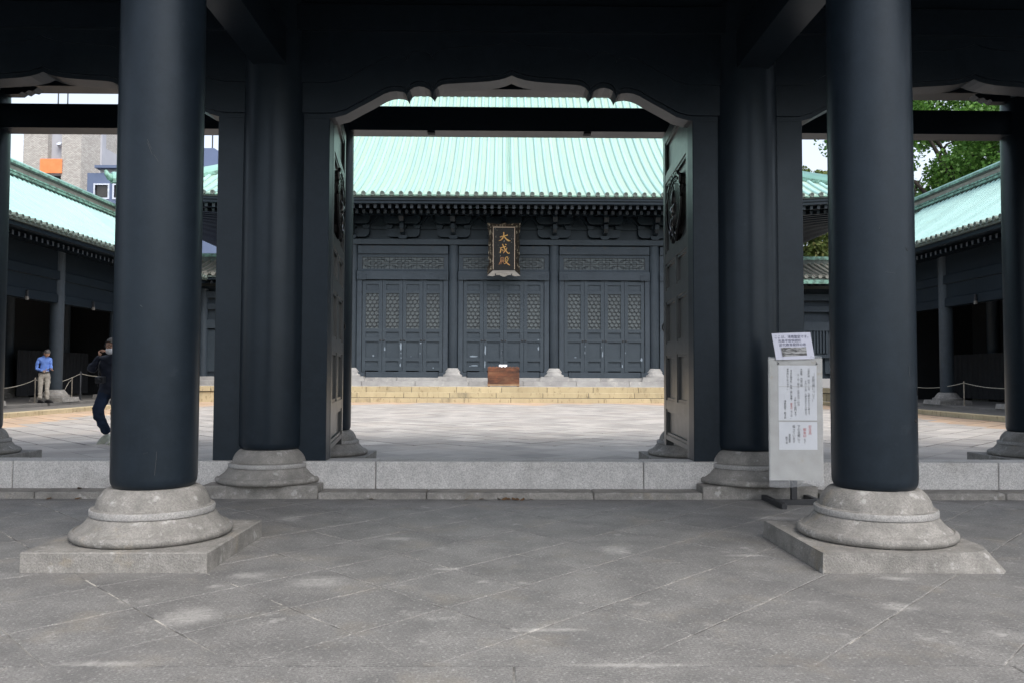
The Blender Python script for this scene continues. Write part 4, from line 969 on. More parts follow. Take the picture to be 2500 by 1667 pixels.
b = MB(); b.prism([(-31, 0), (-20, 0), (-20, 17.2), (-24.5, 20.2), (-31, 20.2)], 68.5, 76); b.build('wall', M['blue_wall'], bb2); 
b = MB(); b.tube([(-25.2, 70, 20.1), (-25.2, 70, 26)], .06, 6); tag(b.build('rooftop_aerial', M['iron']), 'lone thin aerial above the pale blue gabled building', 'aerial')
b = MB(); b.tube([(27.9, 75, 0), (27.9, 75, 15), (27.9, 75, 29)], [.12, .09, .05], 6); tag(b.build('flag_pole', M['post_metal']), 'tall thin pole rising behind the right corner of the hall roof', 'pole')
pw = thing('low_house', 'small pale building at the far left beyond the cloister ridge', 'building')
boxo('wall', M['blue_wall'], pw, -58, -48, 80, 90, 0, 16.2); b = MB(); b.tube([(-48.3, 80, 16.2), (-48.3, 80, 19.5)], .06, 5); b.build('aerial', M['iron'], pw)

# ================================================================== TREES
def leaf_cloud(name, centers, n, size, m, parent, flat=.75):
    P = []; Vc = []
    ctr = np.array([c[:3] for c in centers]); rad = np.array([c[3] for c in centers]); wgt = rad ** 2; wgt = wgt / wgt.sum()
    ci = rng.choice(len(centers), n, p=wgt)
    d = rng.normal(size=(n, 3)); d /= np.linalg.norm(d, axis=1)[:, None]
    rr = rad[ci] * (rng.random(n) ** .45); p = ctr[ci] + d * rr[:, None] * np.array([1, 1, flat])
    nrm = rng.normal(size=(n, 3)) * .7 + d * .4 + np.array([0, 0, .7]); nrm /= np.linalg.norm(nrm, axis=1)[:, None]
    t = rng.normal(size=(n, 3)); t -= (t * nrm).sum(1)[:, None] * nrm; t /= np.linalg.norm(t, axis=1)[:, None]; b_ = np.cross(nrm, t)
    s = size * (.6 + .8 * rng.random(n))[:, None]
    v = np.stack([p - t * s * .5, p - b_ * s * .42 + t * s * .1, p + t * s * .5, p + b_ * s * .42 + t * s * .1], 1).reshape(-1, 3)
    me = bpy.data.meshes.new(name); me.from_pydata(v.tolist(), [], np.arange(n * 4).reshape(-1, 4).tolist()); me.materials.append(m)
    a = me.attributes.new('rnd', 'FLOAT', 'FACE'); val = np.clip(rng.normal(.45, .22, n) + (rng.random(len(centers)) - .5)[ci] * .35, 0, 1); a.data.foreach_set('value', val.astype(np.float32))
    me.update(); return link(name, me, parent)
def tree(name, label, x, y, h, trunk_r, blobs, n, size, m, limbs, group=None):
    t = thing(name, label, 'tree', (x, y, 0), group=group)
    b = MB(); b.tube([(0, 0, 0), (.1, 0, h * .2), (-.1, .1, h * .4), (.1, 0, h * .62), (0, 0, h * .85)], [trunk_r * 1.3, trunk_r, trunk_r * .85, trunk_r * .6, trunk_r * .2], 10)
    for (dx, dy, dz, z0) in limbs:
        p0 = Vector((0, 0, z0)); p1 = p0 + Vector((dx, dy, dz)); mid = (p0 + p1) / 2 + Vector((random.uniform(-.3, .3), random.uniform(-.3, .3), random.uniform(-.4, .2)))
        b.tube([p0, mid, p1], [trunk_r * .55, trunk_r * .38, trunk_r * .12], 7)
        for _ in range(3):
            q = p0.lerp(p1, random.uniform(.4, .9)); e = q + Vector((random.uniform(-2, 2), random.uniform(-1.5, 1.5), random.uniform(.3, 2)))
            b.tube([q, (q + e) / 2 + Vector((0, 0, .2)), e], [trunk_r * .2, trunk_r * .12, trunk_r * .04], 5)
    b.build('trunk', M['bark'], t, True)
    leaf_cloud('crown', blobs, n, size, m, t); return t
random.seed(11)
def blobset(n, cx, cy, cz, rx, ry, rz_, r0, r1):
    out = []
    while len(out) < n:
        u = Vector((random.uniform(-1, 1), random.uniform(-1, 1), random.uniform(-1, 1)))
        if .25 < u.length < 1: out.append((cx + u.x * rx, cy + u.y * ry, cz + u.z * rz_, random.uniform(r0, r1)))
    return out
tree('ginkgo_tree', 'huge bright green tree spreading behind the right cloister roof', 29.5, 48, 19, .55, blobset(95, -.5, 0, 16.0, 9.0, 5, 6.2, 1.0, 2.0), 62000, .22, M['leaf'],
     [(-5, 0, 5, 8), (4, 1, 6, 8.5), (-3, 1, 6, 10), (3, -1, 5, 11), (-6, 0, 3, 9), (6, 0, 3, 9.5), (0, -2, 6, 10), (-1.5, 0, 7, 9), (-4.5, -.5, 7, 9)])
tree('camphor_tree', 'yellowish green shrubby tree behind the wing, right of the hall', 19.3, 52, 10.5, .3, blobset(26, 0, 0, 8.8, 3.6, 2.5, 2.4, .7, 1.3), 15000, .26, M['leaf2'], [(-2, 0, 3, 5), (2, 0, 3, 5), (1, 0, 3.5, 6)])
tree('garden_tree', 'tree top just showing above the right end of the hall roof', 27.2, 74, 20.2, .4, blobset(9, 1.2, 0, 19.0, 1.8, 1, .9, .5, .9), 4000, .22, M['leaf2'], [(.8, 0, 3, 16)])
tree('garden_tree', 'tree seen as a green speck under the hall eaves, left of the hall', -16.4, 50, 9.6, .3, blobset(14, .6, 0, 8.3, 1.2, 1.5, 1.4, .5, .9), 6000, .22, M['leaf'], [(1, 0, 2, 5)])

# ================================================================== PLAQUE OVER THE CENTRE DOOR
def stroke(b, pts, wd, y0, y1):
    """brush stroke: polyline with widths -> raised ribbon in the x-z plane"""
    P = [Vector((p[0], p[1])) for p in pts]; n = len(P)
    if not isinstance(wd, (list, tuple)): wd = [wd] * n
    Lf, Rt = [], []
    for i in range(n):
        d = (P[min(i + 1, n - 1)] - P[max(i - 1, 0)]).normalized(); nn = Vector((-d.y, d.x)) * wd[i] / 2
        Lf.append(P[i] + nn); Rt.append(P[i] - nn)
    for i in range(n - 1):
        b.prism([tuple(Rt[i]), tuple(Rt[i + 1]), tuple(Lf[i + 1]), tuple(Lf[i])], y0, y1)
plq = thing('name_plaque', 'black plaque with gold characters and ragged frame hanging over the middle doors', 'plaque', (HX, 35.0, 6.53), 0)
plq.rotation_euler = (R(9), 0, 0)
Wp, Hp = .478, .935     # inner panel half sizes
b = MB(); b.box(-Wp, Wp, 0, .05, -Hp, Hp); b.build('panel', M['plaque'], plq)
b = MB(); t = .022
for q in ((-Wp, Wp, Hp - .02, Hp + .012), (-Wp, -Wp + .028, -Hp + .05, Hp - .02), (Wp - .028, Wp, -Hp + .05, Hp - .02)): b.box(q[0], q[1], -.02, .012, q[2], q[3])
b.build('inner_border', M['trim'], plq)
def frame_piece(nm, m, inner, outer):
    """sloping scalloped board: inner edge at the back, outer edge forward"""
    b = MB(); n = len(inner); vs = [(p[0], .0, p[1]) for p in inner] + [(p[0], -.16, p[1]) for p in outer] + [(p[0], .05, p[1]) for p in inner] + [(p[0], -.12, p[1]) for p in outer]
    fs = []
    for i in range(n - 1): fs += [(i, i + 1, n + i + 1, n + i), (2 * n + i, 3 * n + i, 3 * n + i + 1, 2 * n + i + 1), (n + i, n + i + 1, 3 * n + i + 1, 3 * n + i)]
    fs += [(0, n, 3 * n, 2 * n), (n - 1, 3 * n - 1, 4 * n - 1, 2 * n - 1)]; b.add(vs, fs); return b.build(nm, m, plq)
n = 17; fx = [-1 + 2 * i / (n - 1) for i in range(n)]
wav = lambda u: .045 * (1 - abs(u)) * (1 if abs(u) < .25 else .3) + .022 * math.cos(u * 9.4)
frame_piece('bottom_board', M['bare_wood'], [(u * Wp, -Hp) for u in fx], [(u * .72, -Hp - .20 - wav(u) - .05 * abs(u) ** 3) for u in fx])
frame_piece('top_board', M['plaque_frame'], [(u * Wp, Hp) for u in fx], [(u * .72, Hp + .13 + .5 * wav(u) + .04 * abs(u) ** 3) for u in fx])
for s in (-1, 1):
    zz = [(-1 + 2 * i / 16) for i in range(17)]
    frame_piece('side_board', M['plaque_frame'], [(s * Wp, v * Hp) for v in zz],
                [(s * (.655 + .07 * abs(v) ** 2.5 + .045 * math.exp(-(v / .13) ** 2) - .02 * math.cos(v * 12) + random.uniform(-.008, .008)), v * (Hp + .18)) for v in zz])
for x in (-.36, .34): b = MB(); b.box(x - .02, x + .02, -.17, -.05, -Hp - .24, -Hp - .13); b.build('hook', M['iron'], plq)
# 大
def zs(px, py): return ((px - 497) / 9.8 * .01769, (742 - py) / 9.8 * .01769)     # character drawing grid
def strokes(nm, m, lst):
    b = MB()
    for i, (pts, wd) in enumerate(lst): stroke(b, [zs(*p) for p in pts], [w_ * .0018 for w_ in wd] if isinstance(wd, list) else wd * .0018, -.028 - .0011 * i, .01)
    b.build(nm, m, plq)
strokes('character', M['gold'], [([(398, 462), (450, 448), (530, 428), (588, 412)], [20, 22, 22, 30]),
    ([(490, 342), (492, 400), (486, 445), (462, 495), (420, 535), (375, 550)], [24, 28, 28, 28, 22, 10]),
    ([(500, 440), (528, 485), (565, 520), (605, 545), (655, 552)], [16, 26, 34, 36, 12])])
strokes('character', M['gold'], [([(412, 715), (470, 705), (550, 682)], [16, 18, 20]), ([(425, 715), (422, 780), (405, 845)], [22, 24, 16]),
    ([(430, 765), (470, 755), (465, 800), (450, 790)], [12, 14, 14, 8]), ([(460, 625), (490, 690), (520, 750), (560, 810), (600, 850), (625, 855), (625, 820)], [20, 26, 26, 26, 24, 18, 8]),
    ([(570, 715), (545, 770), (500, 820), (480, 850)], [20, 20, 18, 8]), ([(525, 628), (555, 645)], [18, 26]), ([(480, 770), (505, 790), (490, 830)], [10, 12, 8])])
strokes('character', M['gold_dark'], [([(420, 955), (500, 945)], 14), ([(425, 950), (420, 1030), (400, 1080), (372, 1125)], [16, 18, 18, 8]), ([(430, 985), (500, 978)], 12), ([(500, 945), (502, 980)], 12),
    ([(430, 1015), (505, 1008)], 12), ([(450, 1000), (450, 1045)], 12), ([(480, 1000), (482, 1045)], 12), ([(420, 1050), (515, 1040)], 14), ([(445, 1065), (420, 1110)], 12), ([(480, 1060), (510, 1100)], 12)])
strokes('character', M['gold'], [([(540, 940), (590, 935), (590, 975), (615, 985)], [14, 18, 16, 10]), ([(545, 945), (535, 985), (515, 1010)], [14, 14, 8]), ([(525, 1015), (600, 1005), (560, 1065), (510, 1105)], [14, 18, 20, 8]),
    ([(530, 1030), (565, 1075), (605, 1110), (645, 1135)], [14, 24, 30, 10])])

# ================================================================== OFFERING BOX
ob = thing('offering_box', 'worn reddish brown wooden offering box with a white sheet on its lid', 'offering box', (HX + .0, 33.85, .612))
b = MB(); b.cbox(-.655, .655, -.30, .30, .055, .80, .012); b.build('box', M['box_wood'], ob)
for i in range(3): boxo('board_joint', M['black'], ob, -.65, .65, -.3025, -.301, .245 + i * .19, .249 + i * .19)
boxo('base_rail', M['box_base'], ob, -.67, .67, -.32, -.25, .03, .09, .008); boxo('base_rail', M['box_base'], ob, -.67, .67, .25, .32, .03, .09, .008)
for x in (-.6, .6): boxo('foot', M['box_wood'], ob, x - .05, x + .05, -.3, .3, 0, .03)
for i in range(9): boxo('grille_bar', M['box_wood'], ob, -.6 + i * .14, -.53 + i * .14, -.24, .24, .80, .83)
b = MB(); b.prism([(-.20, .80), (-.13, .80), (-.07, .905), (-.085, .905)], -.17, .17, 'x'); o = tag(b.build('notice_card', M['paper']), 'small white card standing on the lid of the offering box', 'card'); o.location = (HX - .02, 33.85, .612)

# ================================================================== NOTICE STAND
def text_obj(name, body, size, m, parent, loc, rot=(R(90), 0, 0), vertical=False, space=1.0, shear=0, offset=0):
    cu = bpy.data.curves.new(name, 'FONT'); cu.body = '\n'.join(body) if vertical else body; cu.size = size
    cu.align_x = 'CENTER' if vertical else 'LEFT'; cu.align_y = 'TOP'; cu.space_line = space; cu.shear = shear; cu.offset = offset; cu.extrude = 0; cu.resolution_u = 3
    o = bpy.data.objects.new(name, cu); C.objects.link(o)
    bpy.context.view_layer.update(); dg = bpy.context.evaluated_depsgraph_get(); me = bpy.data.meshes.new_from_object(o.evaluated_get(dg))
    bpy.data.objects.remove(o); me.materials.clear(); me.materials.append(m)
    return link(name, me, parent, loc, rot)
ss = thing('notice_stand', 'tall white notice stand of printed Japanese sheets under clear plastic on a black foot', 'notice stand', (2.512, 6.945, 0)); ss.scale = (1.07, 1, 1.059)
b = MB(); b.box(-.022, .022, .012, .05, .03, .6); b.build('post', M['iron'], ss)
boxo('cross_bar', M['iron'], ss, -.14, .17, -.02, .02, 0, .042, .003)
boxo('foot', M['iron'], ss, -.182, -.142, -.235, .39, 0, .042, .003); boxo('foot', M['iron'], ss, .171, .211, -.03, .32, 0, .042, .003)
boxo('board', M['board'], ss, -.205, .225, -.02, .01, .25, 1.232, .004)
yb = -.0215
def sheet(nm, m, parent, x0, x1, z0, z1, y, bow=.004, nx_=8, nz_=10, tilt=0):
    b = MB(); V_ = []; Fc = []
    for i in range(nx_ + 1):
        for j in range(nz_ + 1):
            u, v = i / nx_, j / nz_
            V_.append((x0 + (x1 - x0) * u, y - bow * (math.sin(u * 7 + v * 3) * .5 + .5), z0 + (z1 - z0) * v))
    for i in range(nx_):
        for j in range(nz_): Fc.append((i * (nz_ + 1) + j, (i + 1) * (nz_ + 1) + j, (i + 1) * (nz_ + 1) + j + 1, i * (nz_ + 1) + j + 1))
    b.add(V_, Fc); return b.build(nm, m, parent, True)
sx = lambda px: (px - 403) / 424 * .422 + .012      # board drawing grid
sz = lambda py: 1.232 - (py - 300) / 963 * .965
s1 = sheet('notice_sheet', M['paper'], ss, sx(258), sx(568), sz(800), sz(358), -.022, .001)
s2 = sheet('notice_sheet', M['paper'], ss, sx(260), sx(568), sz(1035), sz(812), -.022, .001)
def vcol(body, px, py0, py1, m, par):
    n_ = len(body); h = (py1 - py0) / 963 * .965; pitch_ = h / n_; size = pitch_ * 1.02
    text_obj('printed_text', body, size, m, par, (sx(px), -.0245, sz(py0)), vertical=True, space=pitch_ / size * .98, offset=.0002)
vcol('（史跡公開について）', 541, 420, 655, M['ink'], s1)
vcol('公開時間　四月～九月　九時半から十七時まで', 503, 382, 765, M['ink'], s1)
vcol('十月～三月　九時半から十六時まで', 478, 478, 765, M['ink'], s1)
vcol('大成殿　内部公開', 444, 382, 535, M['ink'], s1)
vcol('土・日・祝日・正月元日～四日', 419, 425, 690, M['ink'], s1)
vcol('十時から閉門まで', 393, 612, 770, M['ink'], s1)
vcol('平日の御守札・絵馬・関係書籍・', 361, 395, 655, M['ink'], s1); vcol('御朱印', 361, 660, 712, M['red_ink'], s1); vcol('などは、', 361, 718, 790, M['ink'], s1)
vcol('事務所にて伺います。', 334, 382, 558, M['ink'], s1)
vcol('湯島聖堂・斯文会', 310, 638, 790, M['ink'], s1)
vcol('記念品', 509, 838, 915, M['red_ink'], s2); vcol('御朱印', 466, 862, 940, M['red_ink'], s2); vcol('など', 466, 945, 985, M['ink'], s2)
vcol('下の会館にて', 419, 838, 985, M['ink'], s2); vcol('扱っています', 379, 838, 985, M['ink'], s2); vcol('湯島聖堂', 344, 908, 980, M['ink'], s2); vcol('斯文会', 320, 930, 990, M['ink'], s2)
b = MB()
for z_ in (sz(528), sz(802), sz(1070)): b.box(-.203, .222, -.0262, -.0252, z_ - .0015, z_ + .0015)
b.build('cord', M['board'], ss)
for x_ in (sx(256), sx(566)): b = MB(); b.tube([(x_, -.02, sz(335)), (x_, -.045, sz(345)), (x_ - .008, -.035, sz(352))], .004, 5); b.build('hook', M['iron'], ss)
# plastic sleeve, crumpled
b = MB(); V_ = []; Fc = []; NX, NZ = 22, 40
for i in range(NX + 1):
    for j in range(NZ + 1):
        u, v = i / NX, j / NZ; x_ = -.218 + .437 * u; z_ = .20 + 1.045 * v
        V_.append((x_, -.032 - .006 * (math.sin(x_ * 40 + z_ * 17) * math.sin(z_ * 23 - x_ * 9)) - .004 * random.random(), z_ - (.008 * math.sin(u * 6) if j in (0, NZ) else 0)))
for i in range(NX):
    for j in range(NZ): Fc.append((i * (NZ + 1) + j, (i + 1) * (NZ + 1) + j, (i + 1) * (NZ + 1) + j + 1, i * (NZ + 1) + j + 1))
b.add(V_, Fc); b.build('plastic_sleeve', M['plastic'], ss, True)
tp = bpy.data.objects.new('top_sheet', None)
b = MB(); V_ = []; Fc = []
c4 = [(-.185, -.003), (.128, .009), (.156, -.205), (-.156, -.215)]   # top-left, top-right, bottom-right, bottom-left
def tsp(u, v, y=-.042):
    a = Vector(c4[3]).lerp(Vector(c4[2]), u); c = Vector(c4[0]).lerp(Vector(c4[1]), u); q = a.lerp(c, v); return (q.x, y - .004 * math.sin(u * 5) + .02 * v, q.y)
for i in range(9):
    for j in range(9): V_.append(tsp(i / 8, j / 8))
for i in range(8):
    for j in range(8): Fc.append((i * 9 + j, (i + 1) * 9 + j, (i + 1) * 9 + j + 1, i * 9 + j + 1))
b.add(V_, Fc); top = b.build('top_sheet', M['paper_lilac'], ss, True); top.location = (.002, 0, 1.432); bpy.data.objects.remove(tp)
for body, u, v, size in (('ここは、湯島聖堂です。', .05, .91, .0265), ('元昌平坂学問所', .13, .76, .0265), ('近代教育発祥の地', .14, .615, .027)):
    p = tsp(u, v, -.0475); o = text_obj('printed_text', body, size, M['ink_blue'], top, p, (R(90 - 5), 0, 0)); o.rotation_euler = (R(90), R(-1.5), 0)
p = [tsp(.17, .12, -.0475), tsp(.81, .14, -.0475), tsp(.82, .45, -.0475), tsp(.17, .46, -.0475)]
b = MB(); b.add(p, [(0, 1, 2, 3)]); b.build('printed_photo', M['photo'], top)

for o in ss.children:
    if o.name.split('.')[0] not in ('foot', 'cross_bar', 'post'): o.location.z -= .052
# ================================================================== ROPE BARRIERS
def rpost(x, y, z0, z1, r_, m, label, foot=True):
    t = thing('barrier_post', label, 'post', (x, y, z0), group='rope barrier posts of the cloisters')
    b = MB(); b.lathe([(r_, 0.01), (r_, z1 - z0 - .02), (r_ * .6, z1 - z0)], n=10); b.build('pole', m, t, True, 40)
    b = MB(); b.lathe([(r_ * 2.6, 0), (r_ * 2.4, .012), (r_, .02)], n=12); b.build('base_plate', m, t)
    b = MB(); b.tube([(r_ * 1.6 * math.cos(a), r_ * 1.6 * math.sin(a), z1 - z0 - .07) for a in np.linspace(0, 2 * PI, 9)[:-1]], .006, 5, True); b.build('rope_ring', m, t)
    return t
XL, XRr = -14.3, 14.2
rpost(XL, 25.07, .2, .97, .018, M['post_metal'], 'thin pale rope post beside the man in the blue shirt')
rpost(XL, 27.2, .2, .97, .018, M['post_metal'], 'thin pale rope post with tangled cord at its foot')
rpost(XL, 27.74, .2, 1.16, .032, M['iron'], 'thick dark rope post in front of the grey curtain')
rpost(XRr, 24.75, .2, .95, .02, M['post_metal'], 'pale rope post under the right cloister')
def rope(label, p0, p1, sag, n=12, m='rope'):
    p0, p1 = Vector(p0), Vector(p1); pts = [p0.lerp(p1, i / n) - Vector((0, 0, sag * 4 * (i / n) * (1 - i / n))) for i in range(n + 1)]
    b = MB(); b.tube(pts, .0115, 6); return tag(b.build('rope', M[m], None, True), label, 'rope', 'barrier ropes')
rope('rope sagging from the far left to the post by the man', (XL, 21.2, .92), (XL, 25.07, .90), .26)
rope('short rope from the post by the man to the cloister column', (XL, 25.07, .90), (XL, 25.6, .84), .01)
rope('rope rising from the cloister column to the dark post', (XL, 26.1, .76), (XL, 27.74, 1.09), .03)
rope('rope running on from the dark post past the walking person', (XL, 27.74, 1.09), (XL, 30.4, 1.09), .10)
rope('rope of the right cloister, on the right of its post', (XRr, 24.75, .90), (XRr, 21.3, .86), .12)
rope('rope of the right cloister, on the left of its post', (XRr, 24.75, .90), (XRr, 29.0, .86), .17)
b = MB(); pts = [(XL, 27.16, .88), (XL, 27.0, .80), (XL, 26.8, .6), (XL, 26.62, .38), (XL, 26.7, .30), (XL, 26.9, .34), (XL, 27.1, .24), (XL, 26.9, .215), (XL, 26.7, .24), (XL, 26.6, .34), (XL, 26.75, .42), (XL, 26.95, .3)]
b.tube(pts, .009, 5); tag(b.build('cord', M['rope'], None, True), 'loose cord tangled at the foot of a rope post', 'cord')
for s, yy0, yy1, lab in ((-1, 29.2, 34.2, 'dark grey pleated curtain at the back of the left cloister'), (1, 25.5, 31.3, 'dark grey pleated curtain at the back of the right cloister')):
    b = MB(); V_ = []; Fc = []; n = 120
    for i in range(n + 1):
        y = yy0 + (yy1 - yy0) * i / n; d = .05 * math.sin(i * .9) + .02 * math.sin(i * 2.3); V_ += [(CX0 + s * (17.4 + d), y, .28), (CX0 + s * (17.4 + d * .7), y, 1.92)]
    for i in range(n): Fc.append((2 * i, 2 * i + 1, 2 * i + 3, 2 * i + 2))
    b.add(V_, Fc); tag(b.build('curtain', M['curtain'], None, True), lab, 'curtain')

# ================================================================== PEOPLE
def skin_body(name, joints, bones, mats_, parent, root=0, sub=2, cyl=None):
    """joints: dict name -> (x,y,z,rx,ry); bones: (a,b,material index). One continuous skinned surface."""
    keys = list(joints); vi = {k: i for i, k in enumerate(keys)}
    me = bpy.data.meshes.new(name); me.from_pydata([joints[k][:3] for k in keys], [(vi[a], vi[b_]) for a, b_, _ in bones], [])
    o = bpy.data.objects.new(name, me); C.objects.link(o); md = o.modifiers.new('s', 'SKIN'); md.use_smooth_shade = True
    for k in keys:
        sv_ = me.skin_vertices[0].data[vi[k]]; sv_.radius = (joints[k][3], joints[k][4] if len(joints[k]) > 4 else joints[k][3]); sv_.use_root = (vi[k] == root)
    ms = o.modifiers.new('u', 'SUBSURF'); ms.levels = sub; ms.render_levels = sub
    bpy.context.view_layer.update(); dg = bpy.context.evaluated_depsgraph_get(); nm = bpy.data.meshes.new_from_object(o.evaluated_get(dg)); bpy.data.objects.remove(o)
    nm.materials.clear()
    for m in mats_: nm.materials.append(m)
    segs = [(Vector(joints[a][:3]), Vector(joints[b_][:3]), mi, (joints[a][3] + joints[b_][3]) / 2) for a, b_, mi in bones]
    for p in nm.polygons:
        c = p.center; best = 9; bi = 0
        for a, b_, mi, rr in segs:
            ab = b_ - a; t = max(0, min(1, (c - a).dot(ab) / max(1e-9, ab.dot(ab)))); d = (c - a - ab * t).length - rr * .6
            if d < best: best, bi = d, mi
        p.material_index = bi; p.use_smooth = True
    return nm
def ellipsoid(b, c, r_, n=16, m=10, zmin=-1, f=None):
    V_ = []; Fc = []
    for j in range(m + 1):
        ph = -PI / 2 + PI * j / m; zz = max(zmin, math.sin(ph))
        for i in range(n):
            a = 2 * PI * i / n; k = math.cos(ph)
            q = Vector((k * math.cos(a), k * math.sin(a), zz)); q = f(q) if f else q
            V_.append((c[0] + r_[0] * q.x, c[1] + r_[1] * q.y, c[2] + r_[2] * q.z))
    for j in range(m):
        for i in range(n): Fc.append((j * n + i, j * n + (i + 1) % n, (j + 1) * n + (i + 1) % n, (j + 1) * n + i))
    b.add(V_, Fc)
def hand(pts_mesh, base, d, side, curl, mats_, nm='hand'):
    """palm + five fingers as short skinned chains. d = hand direction, side = across the palm, curl = direction fingers bend"""
    d, side, curl = Vector(d).normalized(), Vector(side).normalized(), Vector(curl).normalized(); base = Vector(base)
    J = {'w': (*base, .024, .02), 'p': (*(base + d * .05), .038, .018)}; B = [('w', 'p', 0)]
    meshes = [skin_body('hand', J, B, mats_, None, 0, 2)]
    for i, (o_, L_) in enumerate(((-.027, .062), (-.009, .072), (.009, .068), (.026, .054))):
        p0 = base + d * .07 + side * o_; p1 = p0 + (d * .8 + curl * .4).normalized() * L_ * .45; p2 = p1 + (d * .2 + curl).normalized() * L_ * .35; p3 = p2 + (curl - d * .3).normalized() * L_ * .25
        meshes.append(skin_body('finger', {'a': (*p0, .0095), 'b': (*p1, .009), 'c': (*p2, .0085), 'd': (*p3, .007)}, [('a', 'b', 0), ('b', 'c', 0), ('c', 'd', 0)], mats_, None, 0, 1))
    p0 = base + d * .03 - side * .03; p1 = p0 + (d * .5 - side * .8 + curl * .3).normalized() * .035; p2 = p1 + (d + curl * .5).normalized() * .03
    meshes.append(skin_body('thumb', {'a': (*p0, .012), 'b': (*p1, .0105), 'c': (*p2, .0085)}, [('a', 'b', 0), ('b', 'c', 0)], mats_, None, 0, 1))
    return meshes
def join(meshes, remap):
    bm = bmesh.new()
    for me, mp_ in zip(meshes, remap):
        n0 = len(bm.faces); bm.from_mesh(me); bm.faces.ensure_lookup_table()
        if mp_ is not None:
            for f in bm.faces[n0:]: f.material_index = mp_
    out = bpy.data.meshes.new('body'); bm.to_mesh(out); bm.free()
    for p in out.polygons: p.use_smooth = True
    return out
def crumple(me, amp, fr_, skip=2):
    from mathutils import noise
    ok = set()
    for p in me.polygons:
        if p.material_index != skip: ok.update(p.vertices)
    ns = [(i, me.vertices[i].normal.copy(), me.vertices[i].co.copy()) for i in ok]
    for i, nn, c in ns:
        f = noise.noise(Vector((c.x * fr_, c.y * fr_, c.z * fr_ * 1.6))) + .6 * (abs(noise.noise(Vector((c.x * fr_ * 2, c.y * fr_ * 2, c.z * fr_ * 4)))) - .3)
        me.vertices[i].co = c + nn * f * amp
def head_mesh(c, yaw_, tilt, roll_=0, s=1.0):
    b = MB()
    def f(q):
        x, y, z = q; w_ = 1 - .28 * max(0, -z) ** 1.5; y2 = y * (1 - .12 * max(0, -z))
        if y < 0 and abs(x) < .28 and -.25 < z < .2: y2 -= .12 * (1 - abs(x) / .28) * (1 - abs(z + .05) / .3)      # nose
        if y < 0 and abs(abs(x) - .38) < .2 and .05 < z < .3: y2 += .05     # eye sockets
        return Vector((x * w_, y2, z))
    ellipsoid(b, (0, 0, 0), (.076 * s, .096 * s, .118 * s), 24, 18, f=f)
    for sx_ in (-1, 1): ellipsoid(b, (sx_ * .077 * s, .008, -.005), (.012, .02, .032), 8, 6)
    me = b.mesh('head', M['skin'], True); me.transform(Matrix.Translation(Vector(c)) @ Matrix.Rotation(yaw_, 4, 'Z') @ Matrix.Rotation(tilt, 4, 'X') @ Matrix.Rotation(roll_, 4, 'Y')); return me
def at_head(me, c, yaw_, tilt): me.transform(Matrix.Translation(Vector(c)) @ Matrix.Rotation(yaw_, 4, 'Z') @ Matrix.Rotation(tilt, 4, 'X')); return me
def hair_mesh(m, s=1.0, low=-.25):
    b = MB()
    def f(q):
        x, y, z = q
        lim = -.1 + .75 * max(0, -y) if y < 0 else low - .35 * y
        return Vector((x, y, max(z, lim)))
    ellipsoid(b, (0, .006, .006), (.084 * s, .104 * s, .128 * s), 26, 20, f=f); me = b.mesh('hair', m, True)
    for v in me.vertices: v.co += Vector((random.uniform(-1, 1), random.uniform(-1, 1), random.uniform(-1, 1))) * .0025
    return me
def shoe(m, c, ang, pitch_=0, s=1.0, name='shoe', parent=None):
    b = MB()
    def f(q):
        x, y, z = q; z2 = z if z > -.35 else -.35
        if y < 0: z2 *= (1 + .45 * y) if z2 > 0 else 1
        return Vector((x * (1 - .18 * max(0, y)), y, z2))
    ellipsoid(b, (0, -.055, .035), (.048, .14, .062), 16, 10, f=f); b.box(-.042, .042, -.18, .075, 0, .016)
    me = b.mesh(name, m, True, 50); me.transform(Matrix.Translation(Vector(c)) @ Matrix.Rotation(ang, 4, 'Z') @ Matrix.Rotation(pitch_, 4, 'X') @ Matrix.Scale(s, 4)); return link(name, me, parent)

# man in blue shirt, reading his phone, weight on both feet, turned to the right
mn = thing('person', 'grey haired man in light blue shirt and pale trousers looking down at his phone', 'person', (-13.74, 24.55, .205), 0, None)
J = dict(pel=(0, 0, .86, .135, .105), wst=(0, .01, .98, .125, .10), chest=(.0, .02, 1.18, .150, .105), upc=(.01, .02, 1.30, .13, .09), neck=(.02, -.01, 1.385, .052, .052), nk2=(.04, -.04, 1.44, .048, .048),
         shl=(-.16, -.03, 1.31, .062, .06), shr=(.155, .03, 1.30, .062, .06), ell=(-.205, -.02, 1.02, .048, .048), elr=(.17, .03, 1.03, .046, .046), wrl=(-.02, -.19, .965, .032, .03), wrr=(.20, -.17, .99, .030, .03),
         hpl=(-.085, .0, .80, .098, .10), hpr=(.085, .02, .80, .098, .10), knl=(-.095, -.02, .45, .068, .07), knr=(.085, .0, .45, .068, .07), anl=(-.10, .01, .10, .055, .06), anr=(.09, .03, .10, .055, .06))
Bn = [('pel', 'wst', 1), ('wst', 'chest', 0), ('chest', 'upc', 0), ('upc', 'neck', 0), ('neck', 'nk2', 2), ('upc', 'shl', 0), ('upc', 'shr', 0), ('shl', 'ell', 0), ('shr', 'elr', 0), ('ell', 'wrl', 0), ('elr', 'wrr', 0),
      ('pel', 'hpl', 1), ('pel', 'hpr', 1), ('hpl', 'knl', 1), ('hpr', 'knr', 1), ('knl', 'anl', 1), ('knr', 'anr', 1)]
body = skin_body('body', J, Bn, [M['shirt'], M['slacks'], M['skin']], None, sub=3); crumple(body, .014, 9)
hc_ = (.065, -.085, 1.475); yw, tl = R(42), R(38)
hd = head_mesh(hc_, yw, tl)
